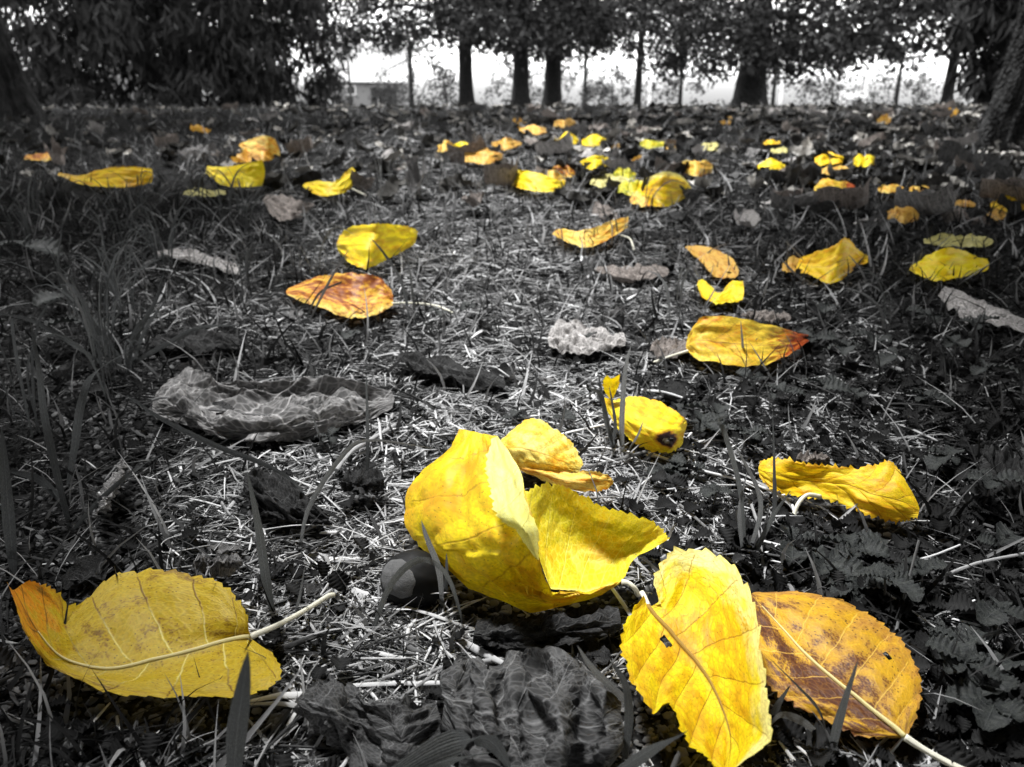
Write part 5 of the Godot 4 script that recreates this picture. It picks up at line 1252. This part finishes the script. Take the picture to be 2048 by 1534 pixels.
	{"name": "dead_leaf", "label": "pale rolled strip of dead leaf in the grass beside the cupped yellow leaf", "cat": "dead leaf", "mat": "dead_pale", "s": [{"k": 3, "nu": 40, "nv": 16, "tooth": 12.0, "ta": 0.0012, "quilt": 0.0016, "cr": 0.004, "cf": true, "p": [-4834,96,-10966,-4860,100,-11082,-4889,100,-11219,-4274,86,-10632,-4328,100,-10819,-4424,100,-11150,-3730,86,-10185,-3784,100,-10385,-3871,100,-10723,-3302,96,-9779,-3339,109,-9942,-3418,111,-10158]}]},
	{"name": "dead_leaf", "label": "pinkish grey dead leaf below the upright mottled ochre leaf", "cat": "dead leaf", "mat": "dead_warm", "s": [{"k": 3, "nu": 40, "nv": 16, "tooth": 12.0, "ta": 0.0012, "quilt": 0.0016, "cr": 0.004, "cf": true, "p": [-4783,106,-15998,-4777,141,-16160,-4786,169,-16377,-4089,96,-14152,-4024,223,-14438,-3980,342,-14820,-3660,96,-13638,-3596,215,-13925,-3636,327,-14306,-3608,106,-15045,-3615,127,-15207,-3682,141,-15423]}]},
	{"name": "dead_leaf", "label": "beige grey pointed dead leaf below the boat-curled orange leaf", "cat": "dead leaf", "mat": "dead_warm", "s": [{"k": 3, "nu": 40, "nv": 18, "tooth": 12.0, "ta": 0.0012, "quilt": 0.0016, "cr": 0.004, "cf": true, "p": [1020,106,-9953,1039,110,-10021,1068,110,-10134,1281,96,-9571,1320,110,-9801,1390,110,-10163,1532,96,-9470,1592,120,-9756,1673,141,-10138,1863,106,-9683,1909,118,-9845,1923,120,-10062]}]},
	{"name": "dead_leaf", "label": "long pale dead leaf curled on its edge beneath the tent-shaped leaf", "cat": "dead leaf", "mat": "dead_pale", "s": [{"k": 3, "nu": 50, "nv": 22, "tooth": 12.0, "ta": 0.0012, "quilt": 0.0016, "cr": 0.004, "cf": true, "p": [4619,106,-8683,4728,121,-8845,4878,124,-9062,4489,96,-8077,4680,110,-8337,4959,110,-8713,4543,96,-7681,4686,110,-7844,4918,110,-8141,4830,106,-7349,4927,110,-7499,5038,110,-7703]}], "short": "the long pale dead leaf"},
	{"name": "dead_leaf", "label": "dark wrinkled dead leaf in shaded ivy-like herbs", "cat": "dead leaf", "mat": "dead_black", "s": [{"k": 3, "nu": 40, "nv": 20, "tooth": 12.0, "ta": 0.0012, "quilt": 0.0016, "cr": 0.004, "cf": true, "p": [2903,85,-4599,2880,165,-4575,2956,185,-4678,2828,85,-4240,2880,165,-4338,3040,185,-4605,2914,85,-4092,2991,165,-4242,3152,185,-4533]}], "short": "the dark wrinkled dead leaf"},
	{"name": "dead_leaf", "label": "small black dead leaf scrap beside the conker", "cat": "dead leaf", "mat": "dead_black", "s": [{"k": 3, "nu": 36, "nv": 18, "tooth": 12.0, "ta": 0.0012, "quilt": 0.0016, "cr": 0.004, "cf": true, "p": [-1003,85,-4302,-986,145,-4268,-986,145,-4358,-878,85,-4222,-873,145,-4250,-891,145,-4424,-748,85,-4283,-744,145,-4281,-770,145,-4377]}]},
	{"name": "dead_leaf", "label": "flat dark bark-like dead leaf beneath the large folded yellow leaf", "cat": "dead leaf", "mat": "dead_black", "s": [{"k": 3, "nu": 60, "nv": 28, "tooth": 12.0, "ta": 0.0012, "quilt": 0.0016, "cr": 0.003, "cf": true, "p": [-169,75,-2908,-162,125,-2910,-154,75,-3063,13,75,-2859,23,125,-2910,47,75,-3092,226,75,-2891,240,125,-2961,265,75,-3155,472,75,-2986,475,125,-2996,485,75,-3166]}]},
	{"name": "dead_leaf", "label": "warm brown-grey dead leaf behind the yellow leaf with rust red end", "cat": "dead leaf", "mat": "dead_warm", "s": [{"k": 3, "nu": 30, "nv": 14, "tooth": 12.0, "ta": 0.0012, "quilt": 0.0016, "cr": 0.004, "cf": true, "p": [1214,84,-6880,1247,90,-7006,1293,90,-7154,1323,75,-6743,1377,90,-6933,1445,90,-7184,1517,84,-6810,1563,92,-6999,1597,90,-7124]}]},
	{"name": "dead_leaf", "label": "thin amber-edged dead leaf lying just behind the yellow leaf with rust red end", "cat": "dead leaf", "mat": "dead_warm", "s": [{"k": 3, "nu": 30, "nv": 12, "tooth": 12.0, "ta": 0.0012, "quilt": 0.0016, "cr": 0.004, "cf": true, "p": [2259,114,-7865,2282,120,-7899,2317,120,-7973,2476,105,-7755,2510,120,-7845,2568,120,-7991,2709,114,-7723,2735,120,-7773,2760,120,-7918]}]},
	{"name": "dead_leaf", "label": "mauve-grey dead leaf scrap behind the golden toothed leaf", "cat": "dead leaf", "mat": "dead_warm", "s": [{"k": 3, "nu": 24, "nv": 12, "tooth": 12.0, "ta": 0.0012, "quilt": 0.0016, "cr": 0.004, "cf": true, "p": [1775,75,-4655,1758,125,-4602,1793,125,-4673,1857,75,-4620,1850,125,-4602,1895,125,-4695,1986,75,-4634,1968,125,-4602,1971,125,-4645]}]},
	{"name": "dead_leaf", "label": "small grey dead leaf with torn end beside the white stalk", "cat": "dead leaf", "mat": "dead_mid", "s": [{"k": 3, "nu": 30, "nv": 14, "tooth": 12.0, "ta": 0.0012, "quilt": 0.0016, "cr": 0.004, "cf": true, "p": [-1581,85,-3496,-1536,145,-3430,-1551,125,-3496,-1457,85,-3461,-1431,145,-3421,-1452,125,-3505,-1330,85,-3487,-1303,145,-3430,-1333,125,-3487]}]},
]
const TUFT_TABLE := [
	{"label": "tall dark grass tuft with broad blades beside the rolled grey dead leaf", "b": [[[-2433,0,-3964,-2488,300,-4039,-2548,600,-4137,-2483,900,-4068,-2521,1150,-4145], 4.5, 0.0], [[-2698,0,-4464,-2575,300,-4408,-2462,600,-4372,-2467,700,-4585,-2654,550,-5534], 5.0, 0.0], [[-2458,0,-3463,-2409,450,-3482,-2415,800,-3574], 6.0, 0.0], [[-2609,0,-4246,-2676,200,-4174,-2879,250,-4200], 5.0, 0.0], [[-2419,0,-3954,-2226,200,-3940,-2090,300,-4100,-2111,200,-4537], 3.0, 0.0]]},
	{"label": "tall pale grass tuft rising behind the large crumpled dead leaf", "b": [[[-3185,0,-6347,-3127,300,-6516,-2957,600,-6641,-2888,850,-6748], 4.0, 0.0], [[-3214,0,-6530,-2997,400,-6443,-2739,700,-6418], 3.0, 0.0], [[-3449,0,-6656,-3502,400,-6736,-3476,800,-6876], 3.5, 0.0], [[-3335,0,-6592,-2814,300,-6355,-2573,400,-6514,-2440,250,-7093], 4.5, 0.0], [[-3349,0,-6530,-3371,400,-6045,-3677,600,-6045,-4108,600,-6257], 4.0, 0.0], [[-3399,0,-6592,-3474,400,-6587,-3886,700,-6933,-3808,1200,-7010], 4.0, 0.0]]},
	{"label": "single long grass blade arching over the flat dark dead leaf", "b": [[[-2823,150,-5625,-2250,300,-4847,-1695,360,-4293,-1377,320,-4135,-1211,220,-4105,-1170,0,-4234], 4.0, 0.0]]},
	{"label": "upright narrow grass blade standing before the flat dark dead leaf", "b": [[[-1118,0,-3221,-1132,200,-3228,-1116,500,-3167,-1111,800,-3100], 4.5, 0.0], [[-1009,0,-3202,-962,140,-3158,-925,300,-3156], 1.5, 0.0]]},
	{"label": "thin arching grass stalk touching the large folded yellow leaf", "b": [[[-1126,0,-3785,-1029,300,-3704,-827,600,-3693,-694,650,-3732,-390,580,-3782], 2.6, 0.0]]},
	{"label": "thin upright grass stalk at the edge of the large crumpled dead leaf", "b": [[[-864,0,-4368,-848,400,-4422,-793,850,-4208], 2.2, 0.0]]},
	{"label": "grass tuft with one blade looping over the dark conker", "b": [[[-628,0,-3073,-529,300,-2966,-430,460,-2910,-345,500,-2892,-274,360,-2988,-237,120,-3093,-226,0,-3127], 3.4, 0.0], [[-328,0,-3259,-326,280,-3147,-353,530,-2989,-360,700,-2860], 3.0, 0.0], [[-319,0,-3298,-301,200,-3228,-286,400,-3100], 2.0, 0.0]]},
	{"label": "broad grass blade standing before the leaf with the orange tip", "b": [[[-979,0,-2202,-846,450,-1988,-744,750,-1821,-637,1050,-1634], 6.5, 0.0]]},
	{"label": "broad grass blade bending over the ribbed black dead leaf", "b": [[[-479,60,-2157,-249,400,-1973,-125,500,-1920,-59,450,-1958,2,200,-2086], 8.0, 1.2], [[-379,100,-2129,-225,340,-1989,-37,400,-1979], 5.0, 1.2]]},
	{"label": "wide grass blade leaning towards the heart-shaped yellow leaf", "b": [[[262,100,-2108,409,400,-1969,528,520,-1935], 6.0, 0.8]]},
	{"label": "pair of slim grass blades beside the heart-shaped yellow leaf", "b": [[[474,0,-2618,433,100,-2539,284,400,-2349,213,600,-2224], 3.0, 0.0], [[407,0,-2314,395,300,-2213,376,450,-2210,313,600,-2150], 3.5, 0.0]]},
	{"label": "grass tuft crossing the brown and yellow spotted leaf", "b": [[[1182,0,-2385,1115,180,-2367,1025,300,-2358,910,400,-2428], 4.5, 0.8], [[1182,0,-2373,1137,240,-2278,1107,420,-2197,1076,650,-2093], 5.0, 0.0], [[1161,20,-2438,1025,200,-2321,944,240,-2302,969,60,-2441], 3.0, 0.0], [[987,0,-2511,981,180,-2431,988,320,-2361], 4.0, 0.0]]},
	{"label": "grass tuft growing beside the golden toothed leaf", "b": [[[1231,0,-3760,1144,400,-3677,979,800,-3458,953,860,-3493,1027,850,-3577], 3.0, 0.0], [[1258,0,-3760,1215,400,-3573,1000,800,-3403], 3.2, 0.0], [[1442,0,-3964,1364,400,-3842,1246,850,-3638], 2.2, 0.0], [[1271,0,-3712,1269,300,-3553,1328,500,-3488], 3.5, 0.0], [[1212,0,-3736,1143,300,-3653,1114,600,-3500], 2.6, 0.0], [[1244,0,-3712,1296,300,-3602,1260,600,-3554], 3.0, 0.0]]},
	{"label": "grass tuft growing through the base of the holed yellow leaf", "b": [[[735,0,-4959,695,300,-4806,675,700,-4629,683,900,-4495], 4.0, 0.0], [[660,0,-5037,676,200,-4957,618,500,-4905], 3.0, 0.0], [[696,0,-4998,606,250,-4842,558,450,-4858,448,500,-4887], 3.0, 0.0], [[773,0,-4975,801,200,-4797,812,340,-4689], 2.0, 0.0], [[673,0,-4998,605,300,-4888,540,600,-4863], 3.0, 0.0]]},
	{"label": "two grass blades rising before the cupped yellow leaf", "b": [[[-994,0,-7765,-1114,350,-8185,-1319,600,-8465,-1451,800,-8395], 3.6, 0.0], [[-964,0,-7938,-1026,400,-8193,-1121,650,-8609], 2.5, 0.0]]},
	{"label": "curved grass blade lying over the rusty orange leaf", "b": [[[-2121,0,-8118,-1989,240,-8310,-1784,300,-8613,-1672,450,-8795], 2.6, 0.0], [[-2069,0,-8118,-1849,400,-8193,-1655,700,-8355], 3.0, 0.0]]},
	{"label": "slim grass blade standing before the yellow leaf with rust red end", "b": [[[1999,0,-6656,1960,200,-6665,1893,450,-6563], 3.0, 0.0]]},
	{"label": "dry upright grass stem near the lemon leaf bent at one end", "b": [[[4077,0,-12481,4289,400,-12821,4614,1000,-13567], 4.0, 0.0], [[3890,0,-12899,3999,500,-13192,4482,900,-14572], 3.0, 0.0]]},
]
const STICK_TABLE := [
	{"name": "twig", "label": "brown-grey twig running from the holed leaf to the crumpled orange leaf", "r": 2.0, "mat": "bark", "p": [870,90,-4792,685,70,-4715,488,60,-4636,295,60,-4546]},
	{"name": "dry_stalk", "label": "long straight pale dry stalk running behind the golden toothed leaf", "r": 1.8, "mat": "straw", "p": [882,50,-4854,1164,60,-4580,1428,60,-4413,1607,50,-4215]},
	{"name": "dry_stalk", "label": "white dry stalk piece beyond the holed yellow leaf", "r": 2.0, "mat": "straw", "p": [1005,60,-5962,1173,70,-5882,1338,50,-5777]},
	{"name": "dry_stalk", "label": "short bright dry stalk beside the spotted leaf and herbs", "r": 1.2, "mat": "straw", "p": [2045,60,-3571,2137,80,-3586,2291,100,-3648]},
	{"name": "dry_stalk", "label": "long pale grass stem slanting past the spotted leaf", "r": 0.7, "mat": "straw", "p": [1719,80,-3366,1837,80,-3056,1948,60,-2878,2059,50,-2734]},
	{"name": "dry_stalk", "label": "broad dry grass blade reaching in over the dark herbs", "r": 1.6, "mat": "straw_dull", "p": [2063,120,-3348,2225,180,-3362,2468,220,-3386]},
	{"name": "twig", "label": "knobbly dark stem standing among the herbs beside the spotted leaf", "r": 1.4, "mat": "bark", "p": [1695,30,-3017,1816,100,-3216,1898,320,-3334]},
	{"name": "twig", "label": "brown thread-like root beneath the spotted leaf stalk", "r": 1.2, "mat": "bark", "p": [1287,30,-2403,1298,40,-2275,1323,40,-2208]},
	{"name": "dry_stalk", "label": "bleached split stick lying behind the small black dead leaf scrap", "r": 3.0, "mat": "straw_dull", "p": [-1085,70,-4560,-1040,80,-4790,-943,80,-4983,-821,50,-5303]},
	{"name": "dry_stalk", "label": "short white straw stub lying behind the torn dead leaf", "r": 0.9, "mat": "straw", "p": [-633,60,-2823,-540,70,-2811,-444,60,-2823]},
	{"name": "dry_stalk", "label": "pale straw lying at an angle behind the ribbed black dead leaf", "r": 1.5, "mat": "straw_dull", "p": [-527,50,-2713,-456,70,-2725,-392,60,-2783]},
	{"name": "dry_stalk", "label": "thin pale straw bent beside the conker", "r": 0.6, "mat": "straw", "p": [-547,40,-3242,-425,100,-3216,-288,100,-3235]},
	{"name": "twig", "label": "dark stick lying in the straw beside the white stalk of the orange-tipped leaf", "r": 2.6, "mat": "bark_dark", "p": [-995,40,-2903,-892,70,-2931,-804,50,-3018]},
	{"name": "dry_stalk", "label": "long thin pale stem running under the flat dark dead leaf", "r": 0.6, "mat": "straw", "p": [-1355,60,-3863,-1137,90,-3864,-922,80,-3855,-694,50,-3753]},
	{"name": "dry_stalk", "label": "curled thin straw loop on bare soil near the orange-tipped leaf", "r": 0.5, "mat": "straw", "p": [-1610,40,-3897,-1742,90,-3762,-1804,90,-3688,-1762,80,-3609,-1572,60,-3712]},
	{"name": "dry_stalk", "label": "slanting straw stem at the foot of the golden toothed leaf", "r": 1.4, "mat": "straw", "p": [1602,50,-4156,1569,40,-4004,1510,40,-3886]},
	{"name": "twig", "label": "slanting dark stem lying behind the large folded yellow leaf", "r": 1.8, "mat": "bark", "p": [960,50,-4156,1007,70,-3979,1099,50,-3778]},
	{"name": "dry_stalk", "label": "pale forked straw lying on the dark herbs beside the golden leaf", "r": 0.8, "mat": "straw", "p": [2105,60,-3969,2245,80,-3924,2457,60,-3958]},
]
const HERB_TABLE := [[1480, -3712, 1.1], [1590, -3595, 1.25], [1749, -3665, 1.0], [1740, -3400, 1.0], [1735, -3259, 1.1], [1600, -3338, 0.9], [1911, -2824, 1.1], [1941, -2704, 1.2], [1759, -2646, 1.0], [2127, -2987, 0.9], [1927, -3318, 0.8], [1276, -5159, 1.0], [1471, -5329, 1.1], [1516, -4959, 0.9], [1188, -5329, 0.8], [1927, -6231, 1.0], [2070, -5903, 1.1], [2454, -6118, 1.1], [2532, -5700, 1.0], [2720, -7136, 1.0], [2833, -6592, 1.1], [3111, -6347, 1.2], [3094, -5700, 1.1], [3727, -6592, 1.2], [3614, -5903, 1.2], [2720, -4700, 1.0], [2700, -4187, 1.1], [2500, -3665, 1.0], [3421, -7284, 1.2], [4065, -7765, 1.2], [-730, -8027, 1.1], [-481, -8118, 1.0], [712, -7136, 0.8], [375, -5329, 0.7], [-1218, -4998, 0.7], [-1506, -7284, 0.9], [1117, -4631, 0.9], [948, -4563, 0.8], [1156, -4246, 0.8], [-4721, -8501, 2.2], [-5901, -9874, 2.2], [-3897, -7136, 1.5], [-14, -5418, 0.6], [1821, -2537, 1.0], [1868, -2953, 0.7], [3258, -8118, 1.2], [4304, -7284, 1.3]]
const CONKER_AT := Vector3(-472, 130, -3333)
